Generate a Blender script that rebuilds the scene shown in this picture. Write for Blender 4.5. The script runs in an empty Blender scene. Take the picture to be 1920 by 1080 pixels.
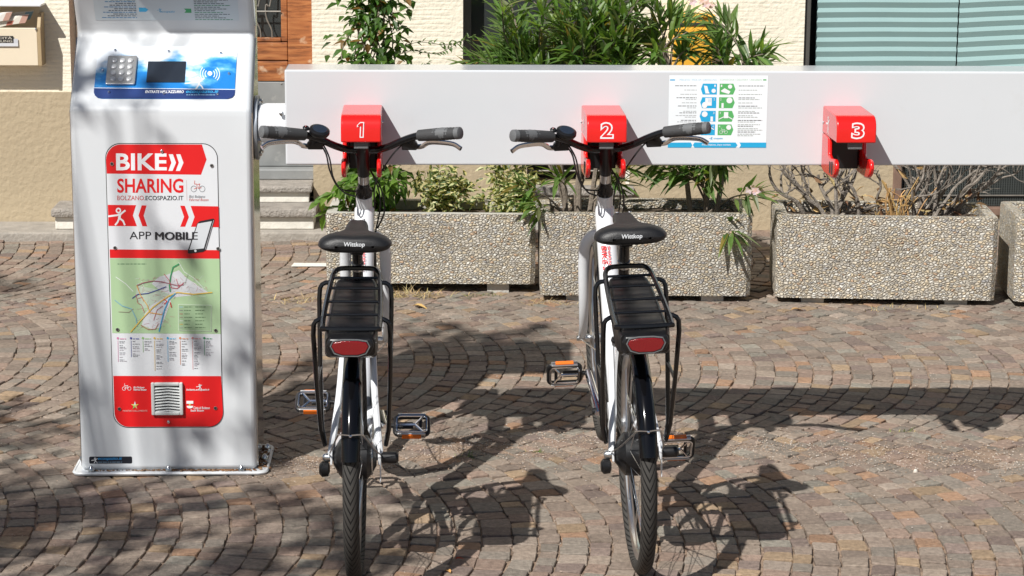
import bpy, bmesh, math, random
from mathutils import Vector, Matrix, Quaternion, noise

# ------------------------------------------------------------------ camera, sky, sun, exposure
SC = bpy.context.scene
COL = SC.collection
R = math.radians
random.seed(11)

cam_d = bpy.data.cameras.new('camera')
cam = bpy.data.objects.new('camera', cam_d)
COL.objects.link(cam)
cam_d.sensor_width = 36.0
cam_d.lens = 78.75
cam_d.clip_start = 0.05
cam_d.clip_end = 500.0
CAM_H = 2.10
cam.matrix_world = (Matrix.Translation((0, 0, CAM_H)) @ Matrix.Rotation(R(-2.3), 4, 'Z')
                    @ Matrix.Rotation(R(90 - 11.7), 4, 'X') @ Matrix.Rotation(R(0.4), 4, 'Z'))
SC.camera = cam

SUN = Vector((0.58, 0.80, -1.0))            # the way the sunlight travels
world = bpy.data.worlds.new('World')
SC.world = world
world.use_nodes = True
wn = world.node_tree
sky = wn.nodes.new('ShaderNodeTexSky')
sky.sky_type = 'NISHITA'
sky.sun_disc = False
sky.sun_elevation = math.asin(1.0 / SUN.length)
sky.sun_rotation = math.atan2(-SUN.x, -SUN.y) % (2 * math.pi)
sky.altitude = 260
wn.links.new(sky.outputs[0], wn.nodes['Background'].inputs[0])
wn.nodes['Background'].inputs[1].default_value = 0.050

sun_d = bpy.data.lights.new('sun', 'SUN')
sun_d.energy = 5.0
sun_d.angle = R(0.53)
sun_d.color = (1.0, 0.97, 0.92)
sun = bpy.data.objects.new('sun', sun_d)
COL.objects.link(sun)
sun.rotation_euler = SUN.to_track_quat('-Z', 'Y').to_euler()
sun.location = (-8, -10, 15)

SC.view_settings.view_transform = 'Standard'
SC.view_settings.look = 'None'
SC.view_settings.gamma = 1.0
SC.view_settings.exposure = 0.17
SC.view_settings.use_curve_mapping = False
SC.cycles.max_bounces = 8
SC.cycles.use_denoising = True

# ------------------------------------------------------------------ helpers
def tag(o, label=None, cat=None, group=None, kind=None):
    if label: o['label'] = label
    if cat: o['category'] = cat
    if group: o['group'] = group
    if kind: o['kind'] = kind
    return o

def empty(name, loc=(0, 0, 0), mat=None):
    o = bpy.data.objects.new(name, None)
    o.empty_display_size = 0.1
    COL.objects.link(o)
    if mat is not None: o.matrix_world = mat
    else: o.location = loc
    return o

def spline(pts, n=6, closed=False):
    """Catmull-Rom through the points"""
    P = [Vector(p) for p in pts]
    out = []
    m = len(P)
    last = m if closed else m - 1
    for i in range(last):
        p0 = P[(i - 1) % m] if closed or i > 0 else P[i] * 2 - P[i + 1]
        p1 = P[i]; p2 = P[(i + 1) % m]
        p3 = P[(i + 2) % m] if closed or i + 2 < m else p2 * 2 - p1
        for k in range(n):
            t = k / n
            out.append(0.5 * ((2 * p1) + (p2 - p0) * t + (2 * p0 - 5 * p1 + 4 * p2 - p3) * t * t + (3 * p1 - p0 - 3 * p2 + p3) * t ** 3))
    if not closed: out.append(P[-1].copy())
    return out

class MB:
    """collects geometry; build() links it as one mesh object"""
    def __init__(s):
        s.v = []; s.f = []; s.m = []; s.c = []; s.tint = (1, 1, 1, 1); s.uv = None
    def add(s, vs, fs, mi=0):
        b = len(s.v)
        s.v.extend([tuple(v) for v in vs])
        for f in fs:
            s.f.append(tuple(b + i for i in f)); s.m.append(mi); s.c.append(s.tint)
        return b
    def box(s, c, size, rot=None, mi=0):
        hx, hy, hz = size[0] / 2, size[1] / 2, size[2] / 2
        vs = [Vector((x, y, z)) for z in (-hz, hz) for y in (-hy, hy) for x in (-hx, hx)]
        if rot is not None: vs = [rot @ v for v in vs]
        c = Vector(c)
        s.add([v + c for v in vs], [(0, 2, 3, 1), (4, 5, 7, 6), (0, 1, 5, 4), (2, 6, 7, 3), (0, 4, 6, 2), (1, 3, 7, 5)], mi)
    def bar(s, x0, x1, y0, y1, z0, z1, mi=0):
        s.box(((x0 + x1) / 2, (y0 + y1) / 2, (z0 + z1) / 2), (abs(x1 - x0), abs(y1 - y0), abs(z1 - z0)), None, mi)
    def tube(s, pts, r, n=8, closed=False, mi=0, flat=1.0):
        P = [Vector(p) for p in pts]; m = len(P)
        rad = r if isinstance(r, (list, tuple)) else [r] * m
        vs = []; ref = None
        for i in range(m):
            if closed: t = P[(i + 1) % m] - P[i - 1]
            elif i == 0: t = P[1] - P[0]
            elif i == m - 1: t = P[-1] - P[-2]
            else: t = P[i + 1] - P[i - 1]
            if t.length < 1e-9: t = Vector((0, 0, 1))
            t.normalize()
            if ref is None:
                ref = Vector((0, 0, 1)) if abs(t.z) < 0.9 else Vector((1, 0, 0))
            a = t.cross(ref)
            if a.length < 1e-6: a = t.orthogonal()
            a.normalize(); b = a.cross(t).normalized(); ref = b
            for k in range(n):
                an = 2 * math.pi * k / n
                vs.append(P[i] + (a * math.cos(an) + b * math.sin(an) * flat) * rad[i])
        fs = []
        rng = m if closed else m - 1
        for i in range(rng):
            j = (i + 1) % m
            for k in range(n):
                k2 = (k + 1) % n
                fs.append((i * n + k, j * n + k, j * n + k2, i * n + k2))
        if not closed:
            fs.append(tuple(range(n))); fs.append(tuple((m - 1) * n + k for k in range(n))[::-1])
        s.add(vs, fs, mi)
    def lathe(s, prof, c=(0, 0, 0), axis=(0, 0, 1), n=24, mi=0, closed=False):
        """prof: list of (r, h) along the axis"""
        ax = Vector(axis).normalized(); a = ax.orthogonal().normalized(); b = ax.cross(a)
        c = Vector(c); m = len(prof); vs = []
        for r, h in prof:
            for k in range(n):
                an = 2 * math.pi * k / n
                vs.append(c + ax * h + (a * math.cos(an) + b * math.sin(an)) * r)
        fs = []
        for i in range(m if closed else m - 1):
            j = (i + 1) % m
            for k in range(n):
                k2 = (k + 1) % n
                fs.append((i * n + k, i * n + k2, j * n + k2, j * n + k))
        if not closed:
            fs.append(tuple(range(n))[::-1]); fs.append(tuple((m - 1) * n + k for k in range(n)))
        s.add(vs, fs, mi)
    def cyl(s, p0, p1, r, n=16, mi=0):
        s.tube([p0, p1], r, n, False, mi)
    def prism(s, poly, f, d0, d1, mi=0):
        """poly in 2D, f(a,b,d) -> 3D"""
        m = len(poly)
        vs = [f(a, b, d0) for a, b in poly] + [f(a, b, d1) for a, b in poly]
        fs = [tuple(range(m))[::-1], tuple(range(m, 2 * m))]
        for i in range(m):
            j = (i + 1) % m
            fs.append((i, j, m + j, m + i))
        s.add(vs, fs, mi)
    def ball(s, c, r, n=10, mi=0, sc=(1, 1, 1)):
        prof = []
        vs = []; rings = n // 2
        c = Vector(c)
        for i in range(1, rings):
            th = math.pi * i / rings
            for k in range(n):
                ph = 2 * math.pi * k / n
                vs.append(c + Vector((math.sin(th) * math.cos(ph) * sc[0], math.sin(th) * math.sin(ph) * sc[1], math.cos(th) * sc[2])) * r)
        top = len(vs); vs.append(c + Vector((0, 0, r * sc[2]))); vs.append(c - Vector((0, 0, r * sc[2])))
        fs = []
        for i in range(rings - 2):
            for k in range(n):
                k2 = (k + 1) % n
                fs.append((i * n + k, (i + 1) * n + k, (i + 1) * n + k2, i * n + k2))
        for k in range(n):
            k2 = (k + 1) % n
            fs.append((top, k, k2)); fs.append((top + 1, (rings - 2) * n + k2, (rings - 2) * n + k))
        s.add(vs, fs, mi)
    def mesh(s, name, mats, smooth=40, tint=False):
        me = bpy.data.meshes.new(name)
        me.from_pydata(s.v, [], s.f)
        if not isinstance(mats, (list, tuple)): mats = [mats]
        for m in mats: me.materials.append(m)
        if len(mats) > 1: me.polygons.foreach_set('material_index', s.m)
        if smooth:
            me.polygons.foreach_set('use_smooth', [True] * len(s.f))
            me.set_sharp_from_angle(angle=R(smooth))
        if tint:
            at = me.color_attributes.new('tint', 'FLOAT_COLOR', 'CORNER')
            buf = []
            for f, c in zip(s.f, s.c): buf.extend(list(c) * len(f))
            at.data.foreach_set('color', buf)
        me.update()
        return me
    def build(s, name, mats, parent=None, smooth=40, bevel=0, seg=2, tint=False, angle=35):
        o = bpy.data.objects.new(name, s.mesh(name, mats, smooth, tint))
        COL.objects.link(o)
        if parent is not None: o.parent = parent
        if bevel:
            b = o.modifiers.new('bevel', 'BEVEL'); b.width = bevel; b.segments = seg
            b.limit_method = 'ANGLE'; b.angle_limit = R(angle); b.harden_normals = False
        return o

# ------------------------------------------------------------------ materials
def M(name, col=(0.5, 0.5, 0.5), rough=0.5, metal=0.0, spec=0.5, coat=0.0, vary=0.0, vscale=8.0, bump=0.0, bscale=60.0,
      tint=False, alpha=1.0, trans=0.0, dirt=None, detail=4.0, rvary=0.0, sss=0.0, bdist=0.01):
    m = bpy.data.materials.new(name); m.use_nodes = True
    nt = m.node_tree; N = nt.nodes; L = nt.links
    b = N['Principled BSDF']
    b.inputs['Base Color'].default_value = (*col, 1)
    b.inputs['Roughness'].default_value = rough
    b.inputs['Metallic'].default_value = metal
    b.inputs['Specular IOR Level'].default_value = spec
    b.inputs['Coat Weight'].default_value = coat
    b.inputs['Coat Roughness'].default_value = 0.05
    b.inputs['Transmission Weight'].default_value = trans
    b.inputs['Alpha'].default_value = alpha
    tc = N.new('ShaderNodeTexCoord')
    src = None
    if tint:
        a = N.new('ShaderNodeAttribute'); a.attribute_name = 'tint'
        src = a.outputs['Color']
    if vary:
        nz = N.new('ShaderNodeTexNoise'); nz.inputs['Scale'].default_value = vscale; nz.inputs['Detail'].default_value = detail
        L.new(tc.outputs['Object'], nz.inputs['Vector'])
        mr = N.new('ShaderNodeMapRange'); mr.inputs[1].default_value = 0.25; mr.inputs[2].default_value = 0.75
        mr.inputs[3].default_value = 1 - vary; mr.inputs[4].default_value = 1 + vary
        L.new(nz.outputs[0], mr.inputs[0])
        vm = N.new('ShaderNodeVectorMath'); vm.operation = 'SCALE'
        if src is not None: L.new(src, vm.inputs[0])
        else: vm.inputs[0].default_value = col
        L.new(mr.outputs[0], vm.inputs['Scale'])
        src = vm.outputs[0]
        if rvary:
            m2 = N.new('ShaderNodeMapRange'); m2.inputs[1].default_value = 0.3; m2.inputs[2].default_value = 0.7
            m2.inputs[3].default_value = rough - rvary; m2.inputs[4].default_value = rough + rvary
            L.new(nz.outputs[0], m2.inputs[0]); L.new(m2.outputs[0], b.inputs['Roughness'])
    if dirt:   # (colour, scale, threshold, softness)
        nz = N.new('ShaderNodeTexNoise'); nz.inputs['Scale'].default_value = dirt[1]; nz.inputs['Detail'].default_value = 8
        nz.inputs['Roughness'].default_value = 0.65
        L.new(tc.outputs['Object'], nz.inputs['Vector'])
        mr = N.new('ShaderNodeMapRange'); mr.inputs[1].default_value = dirt[2]; mr.inputs[2].default_value = dirt[2] + dirt[3]
        L.new(nz.outputs[0], mr.inputs[0])
        mx = N.new('ShaderNodeMix'); mx.data_type = 'RGBA'
        L.new(mr.outputs[0], mx.inputs[0])
        if src is not None: L.new(src, mx.inputs[6])
        else: mx.inputs[6].default_value = (*col, 1)
        mx.inputs[7].default_value = (*dirt[0], 1)
        src = mx.outputs[2]
    if src is not None: L.new(src, b.inputs['Base Color'])
    if bump:
        nz = N.new('ShaderNodeTexNoise'); nz.inputs['Scale'].default_value = bscale; nz.inputs['Detail'].default_value = 6
        L.new(tc.outputs['Object'], nz.inputs['Vector'])
        bp = N.new('ShaderNodeBump'); bp.inputs['Strength'].default_value = bump; bp.inputs['Distance'].default_value = bdist
        L.new(nz.outputs[0], bp.inputs['Height']); L.new(bp.outputs[0], b.inputs['Normal'])
    return m

MT = {}
MT['white_paint'] = M('white_paint', (0.70, 0.72, 0.75), 0.32, coat=0.25, vary=0.025, vscale=3, rvary=0.06)
MT['white_gloss'] = M('white_gloss', (0.610, 0.638, 0.665), 0.16, coat=0.2, vary=0.025, vscale=2.2, rvary=0.05,
                      dirt=((0.52, 0.51, 0.49), 3.0, 0.62, 0.35))
MT['kiosk_white'] = M('kiosk_white', (0.64, 0.665, 0.69), 0.34, coat=0.2, vary=0.02, vscale=3,
                      dirt=((0.42, 0.36, 0.30), 9.0, 0.72, 0.12))
MT['frame_white'] = M('frame_white', (0.74, 0.76, 0.785), 0.24, coat=0.4, vary=0.04, vscale=9, dirt=((0.42, 0.38, 0.33), 22.0, 0.66, 0.16))
MT['steel'] = M('steel', (0.60, 0.61, 0.62), 0.26, metal=1.0, vary=0.10, vscale=25, rvary=0.08)
MT['steel_side'] = M('steel_side', (0.72, 0.72, 0.70), 0.16, metal=1.0, vary=0.05, vscale=10, bump=0.05, bscale=4)
MT['galv'] = M('galv', (0.33, 0.36, 0.40), 0.45, metal=0.7, vary=0.15, vscale=40)
MT['chrome'] = M('chrome', (0.80, 0.80, 0.82), 0.12, metal=1.0, vary=0.05, vscale=30)
MT['alu'] = M('alu', (0.70, 0.71, 0.72), 0.28, metal=1.0, vary=0.08, vscale=30)
MT['black_plastic'] = M('black_plastic', (0.009, 0.009, 0.010), 0.36, vary=0.2, vscale=30, rvary=0.08)
MT['black_paint'] = M('black_paint', (0.006, 0.006, 0.007), 0.25, coat=0.1, vary=0.2, vscale=30)
MT['black_gloss'] = M('black_gloss', (0.004, 0.004, 0.005), 0.10, spec=0.4)
MT['rubber_grip'] = M('rubber_grip', (0.045, 0.046, 0.048), 0.65, bump=0.3, bscale=300)
MT['grip_grey'] = M('grip_grey', (0.13, 0.135, 0.14), 0.6, bump=0.3, bscale=300)
MT['leather'] = M('leather', (0.010, 0.010, 0.011), 0.48, bump=0.25, bscale=260, vary=0.25, vscale=40, bdist=0.003)
MT['leather_top'] = M('leather_top', (0.020, 0.017, 0.016), 0.62, bump=0.3, bscale=320, vary=0.2, vscale=60, bdist=0.003)
MT['red'] = M('red', (0.72, 0.012, 0.010), 0.26, coat=0.4, vary=0.05, vscale=14)
MT['red_lens'] = M('red_lens', (0.20, 0.006, 0.010), 0.15, coat=0.6, bump=0.4, bscale=240, bdist=0.003)
MT['amber'] = M('amber', (0.75, 0.16, 0.01), 0.2, coat=0.5, bump=0.3, bscale=300, bdist=0.002)
MT['cable'] = M('cable', (0.014, 0.014, 0.015), 0.45)
MT['screen'] = M('screen', (0.022, 0.030, 0.045), 0.10, coat=0.6)
MT['print'] = M('print', rough=0.38, tint=True, vary=0.03, vscale=4)
MT['navy'] = M('navy', (0.008, 0.025, 0.12), 0.35)
MT['dark_edge'] = M('dark_edge', (0.03, 0.03, 0.03), 0.6)
MT['key_metal'] = M('key_metal', (0.55, 0.56, 0.57), 0.35, metal=0.85, vary=0.08, vscale=60)
MT['key_pale'] = M('key_pale', (0.72, 0.73, 0.74), 0.35, metal=0.3)
MT['grey_plastic'] = M('grey_plastic', (0.62, 0.64, 0.63), 0.45, vary=0.05, vscale=20)

def mat_cloud_panel():
    m = M('sky_print', rough=0.32, coat=0.3)
    nt = m.node_tree; N = nt.nodes; L = nt.links
    tc = N.new('ShaderNodeTexCoord'); mp = N.new('ShaderNodeMapping'); mp.inputs['Scale'].default_value = (8.0, 13, 13)
    mp.inputs['Location'].default_value = (1.5, 0.4, 0.2)
    L.new(tc.outputs['Object'], mp.inputs['Vector'])
    nz = N.new('ShaderNodeTexNoise'); nz.inputs['Scale'].default_value = 1.0; nz.inputs['Detail'].default_value = 6
    L.new(mp.outputs[0], nz.inputs['Vector'])
    cr = N.new('ShaderNodeValToRGB')
    e = cr.color_ramp.elements
    e[0].position = 0.36; e[0].color = (0.01, 0.20, 0.58, 1)
    e[1].position = 0.54; e[1].color = (0.80, 0.86, 0.93, 1)
    k = e.new(0.43); k.color = (0.10, 0.42, 0.75, 1)
    sx = N.new('ShaderNodeSeparateXYZ'); L.new(tc.outputs['Object'], sx.inputs[0])
    ma = N.new('ShaderNodeMath'); ma.operation = 'MULTIPLY_ADD'; ma.inputs[1].default_value = 2.6; ma.inputs[2].default_value = -2.6 * 1.342
    L.new(sx.outputs[2], ma.inputs[0])
    mb_ = N.new('ShaderNodeMath'); mb_.operation = 'MULTIPLY_ADD'; mb_.inputs[1].default_value = -0.38; L.new(sx.outputs[0], mb_.inputs[0]); L.new(ma.outputs[0], mb_.inputs[2])
    ad = N.new('ShaderNodeMath'); ad.operation = 'ADD'; L.new(nz.outputs[0], ad.inputs[0]); L.new(mb_.outputs[0], ad.inputs[1])
    L.new(ad.outputs[0], cr.inputs[0]); L.new(cr.outputs[0], N['Principled BSDF'].inputs['Base Color'])
    return m
MT['sky_print'] = mat_cloud_panel()

def mat_tyre():
    m = M('tyre', (0.018, 0.018, 0.019), 0.72, spec=0.3)
    nt = m.node_tree; N = nt.nodes; L = nt.links
    uv = N.new('ShaderNodeUVMap'); uv.uv_map = 'uv'
    sp = N.new('ShaderNodeSeparateXYZ'); L.new(uv.outputs[0], sp.inputs[0])
    def math_(op, a, b=None, v=0.0):
        n = N.new('ShaderNodeMath'); n.operation = op
        L.new(a, n.inputs[0])
        if b is not None: L.new(b, n.inputs[1])
        else: n.inputs[1].default_value = v
        return n.outputs[0]
    v0 = math_('SUBTRACT', sp.outputs[1], None, 0.5)
    av = math_('ABSOLUTE', v0)
    bend = math_('MULTIPLY', av, None, 10.0)
    u = math_('MULTIPLY', sp.outputs[0], None, 76.0)
    w = math_('ADD', u, bend)
    fr = math_('FRACT', w)
    tri = math_('ABSOLUTE', math_('SUBTRACT', fr, None, 0.5))
    groove = N.new('ShaderNodeMapRange'); groove.inputs[1].default_value = 0.06; groove.inputs[2].default_value = 0.16
    L.new(tri, groove.inputs[0])
    bp = N.new('ShaderNodeBump'); bp.inputs['Strength'].default_value = 1.0; bp.inputs['Distance'].default_value = 0.007
    L.new(groove.outputs[0], bp.inputs['Height']); L.new(bp.outputs[0], N['Principled BSDF'].inputs['Normal'])
    mx = N.new('ShaderNodeMix'); mx.data_type = 'RGBA'
    mx.inputs[6].default_value = (0.010, 0.010, 0.010, 1); mx.inputs[7].default_value = (0.052, 0.049, 0.045, 1)
    L.new(groove.outputs[0], mx.inputs[0]); L.new(mx.outputs[2], N['Principled BSDF'].inputs['Base Color'])
    return m
MT['tyre'] = mat_tyre()

def mat_cobble():
    m = M('cobble', rough=0.82, tint=True, spec=0.3, vary=0.30, vscale=60, detail=10, bump=0.8, bscale=150, bdist=0.005,
          dirt=((0.33, 0.275, 0.225), 30.0, 0.58, 0.22))
    return m
MT['cobble'] = mat_cobble()
MT['grit'] = M('grit', rough=0.95, spec=0.1, tint=True)

def mat_ground():
    m = M('sand_ground', (0.30, 0.215, 0.155), 0.95, vary=0.35, vscale=60, detail=10, bump=0.9, bscale=240, bdist=0.006,
          dirt=((0.085, 0.06, 0.045), 14.0, 0.50, 0.18))
    return m
MT['ground'] = mat_ground()

def mat_pebbles(name, pal, scale=82.0, tone=1.0, seed=0.0):
    m = M(name, rough=0.75)
    nt = m.node_tree; N = nt.nodes; L = nt.links; B = N['Principled BSDF']
    tc = N.new('ShaderNodeTexCoord')
    mp = N.new('ShaderNodeMapping'); mp.inputs['Location'].default_value = (seed, seed * 1.7, seed * 0.6)
    mp.inputs['Scale'].default_value = (0.80, 0.9, 1.15)
    L.new(tc.outputs['Object'], mp.inputs['Vector'])
    warp = N.new('ShaderNodeTexNoise'); warp.inputs['Scale'].default_value = 40; warp.inputs['Detail'].default_value = 2
    L.new(mp.outputs[0], warp.inputs['Vector'])
    ws = N.new('ShaderNodeVectorMath'); ws.operation = 'SCALE'; ws.inputs['Scale'].default_value = 0.012
    L.new(warp.outputs[1], ws.inputs[0])
    wa = N.new('ShaderNodeVectorMath'); wa.operation = 'ADD'
    L.new(mp.outputs[0], wa.inputs[0]); L.new(ws.outputs[0], wa.inputs[1])
    vo = N.new('ShaderNodeTexVoronoi'); vo.feature = 'F1'; vo.inputs['Scale'].default_value = scale; vo.inputs['Randomness'].default_value = 0.95
    ve = N.new('ShaderNodeTexVoronoi'); ve.feature = 'DISTANCE_TO_EDGE'; ve.inputs['Scale'].default_value = scale; ve.inputs['Randomness'].default_value = 0.95
    L.new(wa.outputs[0], vo.inputs['Vector']); L.new(wa.outputs[0], ve.inputs['Vector'])
    sp = N.new('ShaderNodeSeparateColor'); L.new(vo.outputs['Color'], sp.inputs[0])
    cr = N.new('ShaderNodeValToRGB'); cr.color_ramp.interpolation = 'CONSTANT'
    el = cr.color_ramp.elements
    for i, (pos, c) in enumerate(pal):
        q = el[i] if i < 2 else el.new(pos)
        q.position = pos; q.color = (c[0] * tone, c[1] * tone, c[2] * tone, 1)
    L.new(sp.outputs[0], cr.inputs[0])
    edge = N.new('ShaderNodeMapRange'); edge.inputs[1].default_value = 0.0; edge.inputs[2].default_value = 0.09
    L.new(ve.outputs['Distance'], edge.inputs[0])
    mx = N.new('ShaderNodeMix'); mx.data_type = 'RGBA'; mx.inputs[6].default_value = (0.20 * tone, 0.18 * tone, 0.145 * tone, 1)
    L.new(edge.outputs[0], mx.inputs[0]); L.new(cr.outputs[0], mx.inputs[7])
    # broad weathering
    nz = N.new('ShaderNodeTexNoise'); nz.inputs['Scale'].default_value = 5; nz.inputs['Detail'].default_value = 6
    L.new(tc.outputs['Object'], nz.inputs['Vector'])
    mr = N.new('ShaderNodeMapRange'); mr.inputs[1].default_value = 0.3; mr.inputs[2].default_value = 0.7; mr.inputs[3].default_value = 0.82; mr.inputs[4].default_value = 1.1
    L.new(nz.outputs[0], mr.inputs[0])
    sc = N.new('ShaderNodeVectorMath'); sc.operation = 'SCALE'; L.new(mx.outputs[2], sc.inputs[0]); L.new(mr.outputs[0], sc.inputs['Scale'])
    L.new(sc.outputs[0], B.inputs['Base Color'])
    hgt = N.new('ShaderNodeMapRange'); hgt.interpolation_type = 'SMOOTHERSTEP'
    hgt.inputs[1].default_value = 0.0; hgt.inputs[2].default_value = 0.30
    L.new(ve.outputs['Distance'], hgt.inputs[0])
    bp = N.new('ShaderNodeBump'); bp.inputs['Strength'].default_value = 1.0; bp.inputs['Distance'].default_value = 0.009
    L.new(hgt.outputs[0], bp.inputs['Height']); L.new(bp.outputs[0], B.inputs['Normal'])
    return m
PAL = [(0.0, (0.60, 0.53, 0.42)), (0.22, (0.65, 0.60, 0.51)), (0.42, (0.52, 0.48, 0.42)), (0.60, (0.64, 0.54, 0.39)),
       (0.78, (0.72, 0.69, 0.62)), (0.925, (0.42, 0.41, 0.40)), (0.96, (0.56, 0.40, 0.27))]

def mat_plaster(name, col, grooves, dark):
    m = M(name, col, 0.9, vary=0.05, vscale=2.2, detail=6, dirt=(dark, 3.2, 0.60, 0.25))
    nt = m.node_tree; N = nt.nodes; L = nt.links; B = N['Principled BSDF']
    tc = N.new('ShaderNodeTexCoord')
    n1 = N.new('ShaderNodeTexNoise'); n1.inputs['Scale'].default_value = 38; n1.inputs['Detail'].default_value = 6
    L.new(tc.outputs['Object'], n1.inputs['Vector'])
    b1 = N.new('ShaderNodeBump'); b1.inputs['Strength'].default_value = 0.5; b1.inputs['Distance'].default_value = 0.012
    L.new(n1.outputs[0], b1.inputs['Height'])
    out = b1.outputs[0]
    if grooves:
        mp = N.new('ShaderNodeMapping'); mp.inputs['Scale'].default_value = (0.10, 0.1, 1.0)
        L.new(tc.outputs['Object'], mp.inputs['Vector'])
        wv = N.new('ShaderNodeTexWave'); wv.wave_type = 'BANDS'; wv.bands_direction = 'Z'
        wv.inputs['Scale'].default_value = 14.0; wv.inputs['Distortion'].default_value = 5.5; wv.inputs['Detail'].default_value = 3
        wv.inputs['Detail Scale'].default_value = 2.6
        L.new(mp.outputs[0], wv.inputs['Vector'])
        n2 = N.new('ShaderNodeTexNoise'); n2.inputs['Scale'].default_value = 4.0
        L.new(tc.outputs['Object'], n2.inputs['Vector'])
        mk = N.new('ShaderNodeMapRange'); mk.inputs[1].default_value = 0.33; mk.inputs[2].default_value = 0.45
        L.new(n2.outputs[0], mk.inputs[0])
        pw = N.new('ShaderNodeMath'); pw.operation = 'POWER'; pw.inputs[1].default_value = 0.5
        L.new(wv.outputs[1], pw.inputs[0])
        ml = N.new('ShaderNodeMath'); ml.operation = 'MULTIPLY'; L.new(pw.outputs[0], ml.inputs[0]); L.new(mk.outputs[0], ml.inputs[1])
        b2 = N.new('ShaderNodeBump'); b2.inputs['Strength'].default_value = 0.19; b2.inputs['Distance'].default_value = 0.009
        L.new(ml.outputs[0], b2.inputs['Height']); L.new(out, b2.inputs['Normal'])
        out = b2.outputs[0]
    L.new(out, B.inputs['Normal'])
    return m
MT['plaster'] = mat_plaster('plaster', (0.82, 0.76, 0.62), True, (0.76, 0.68, 0.53))
MT['dado'] = mat_plaster('dado', (0.43, 0.35, 0.235), False, (0.39, 0.31, 0.205))

def mat_wood():
    m = M('door_wood', rough=0.6)
    nt = m.node_tree; N = nt.nodes; L = nt.links; B = N['Principled BSDF']
    tc = N.new('ShaderNodeTexCoord'); mp = N.new('ShaderNodeMapping'); mp.inputs['Scale'].default_value = (3, 3, 26)
    L.new(tc.outputs['Object'], mp.inputs['Vector'])
    nz = N.new('ShaderNodeTexNoise'); nz.inputs['Scale'].default_value = 2.5; nz.inputs['Detail'].default_value = 8; nz.inputs['Distortion'].default_value = 0.6
    L.new(mp.outputs[0], nz.inputs['Vector'])
    cr = N.new('ShaderNodeValToRGB'); e = cr.color_ramp.elements
    e[0].position = 0.3; e[0].color = (0.14, 0.045, 0.014, 1); e[1].position = 0.72; e[1].color = (0.46, 0.19, 0.065, 1)
    k = e.new(0.5); k.color = (0.34, 0.115, 0.034, 1)
    L.new(nz.outputs[0], cr.inputs[0])
    n2 = N.new('ShaderNodeTexNoise'); n2.inputs['Scale'].default_value = 14; n2.inputs['Detail'].default_value = 8
    L.new(tc.outputs['Object'], n2.inputs['Vector'])
    mr = N.new('ShaderNodeMapRange'); mr.inputs[1].default_value = 0.60; mr.inputs[2].default_value = 0.72
    L.new(n2.outputs[0], mr.inputs[0])
    mx = N.new('ShaderNodeMix'); mx.data_type = 'RGBA'; mx.inputs[7].default_value = (0.60, 0.44, 0.30, 1)
    L.new(mr.outputs[0], mx.inputs[0]); L.new(cr.outputs[0], mx.inputs[6]); L.new(mx.outputs[2], B.inputs['Base Color'])
    bp = N.new('ShaderNodeBump'); bp.inputs['Strength'].default_value = 0.4; bp.inputs['Distance'].default_value = 0.004
    L.new(nz.outputs[0], bp.inputs['Height']); L.new(bp.outputs[0], B.inputs['Normal'])
    return m
MT['wood'] = mat_wood()
MT['zinc'] = M('zinc', (0.30, 0.31, 0.31), 0.5, metal=0.35, vary=0.18, vscale=7, detail=8, dirt=((0.42, 0.42, 0.41), 18, 0.58, 0.2))
MT['stone'] = M('stone', (0.33, 0.30, 0.265), 0.88, vary=0.25, vscale=22, detail=8, bump=0.9, bscale=90, bdist=0.012,
                dirt=((0.14, 0.12, 0.10), 9, 0.56, 0.2))
MT['riser'] = M('riser', (0.72, 0.69, 0.62), 0.9, vary=0.15, vscale=12, detail=8, bump=0.4, bscale=40, dirt=((0.50, 0.44, 0.36), 8, 0.58, 0.2))
MT['kerb'] = M('kerb', (0.34, 0.31, 0.27), 0.9, vary=0.22, vscale=14, detail=8, bump=0.6, bscale=80)
MT['concrete'] = M('concrete', (0.47, 0.45, 0.41), 0.9, vary=0.18, vscale=16, detail=8, bump=0.5, bscale=90,
                   dirt=((0.16, 0.145, 0.12), 10, 0.60, 0.18))
MT['window_frame'] = M('window_frame', (0.075, 0.072, 0.065), 0.5, vary=0.1)
MT['room'] = M('room', (0.03, 0.03, 0.03), 0.9)
MT['glass'] = M('glass', (0.035, 0.04, 0.04), 0.04, spec=0.6)
MT['teal'] = M('teal', (0.262, 0.395, 0.39), 0.75, vary=0.05, vscale=3)
MT['iron'] = M('iron', (0.30, 0.28, 0.25), 0.55, metal=0.6, vary=0.2, vscale=40)
MT['mesh_dark'] = M('mesh_dark', (0.05, 0.058, 0.055), 0.7, vary=0.2, vscale=60)
MT['brown_frame'] = M('brown_frame', (0.20, 0.125, 0.09), 0.75, vary=0.2, vscale=20)
MT['cream_box'] = M('cream_box', (0.78, 0.68, 0.52), 0.5, vary=0.03, vscale=8)
MT['box_edge'] = M('box_edge', (0.40, 0.30, 0.17), 0.55, vary=0.1)
MT['paper'] = M('paper', rough=0.8, tint=True)
MT['yellow'] = M('yellow', (0.80, 0.42, 0.04), 0.45, vary=0.06, vscale=8)
MT['soil'] = M('soil', (0.10, 0.075, 0.055), 0.95, vary=0.4, vscale=40, bump=1.0, bscale=60, bdist=0.02)
MT['bark'] = M('bark', (0.20, 0.165, 0.13), 0.9, vary=0.35, vscale=45, detail=8, bump=0.8, bscale=120, bdist=0.006)
MT['bark_grey'] = M('bark_grey', (0.23, 0.20, 0.17), 0.9, vary=0.4, vscale=38, detail=8, bump=0.8, bscale=120, bdist=0.006,
                    dirt=((0.10, 0.085, 0.07), 22, 0.52, 0.15))
MT['straw'] = M('straw', rough=0.8, tint=True)
MT['white_road_paint'] = M('white_road_paint', (0.72, 0.70, 0.65), 0.8, vary=0.12, vscale=30, dirt=((0.35, 0.29, 0.24), 22, 0.56, 0.15))

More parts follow.
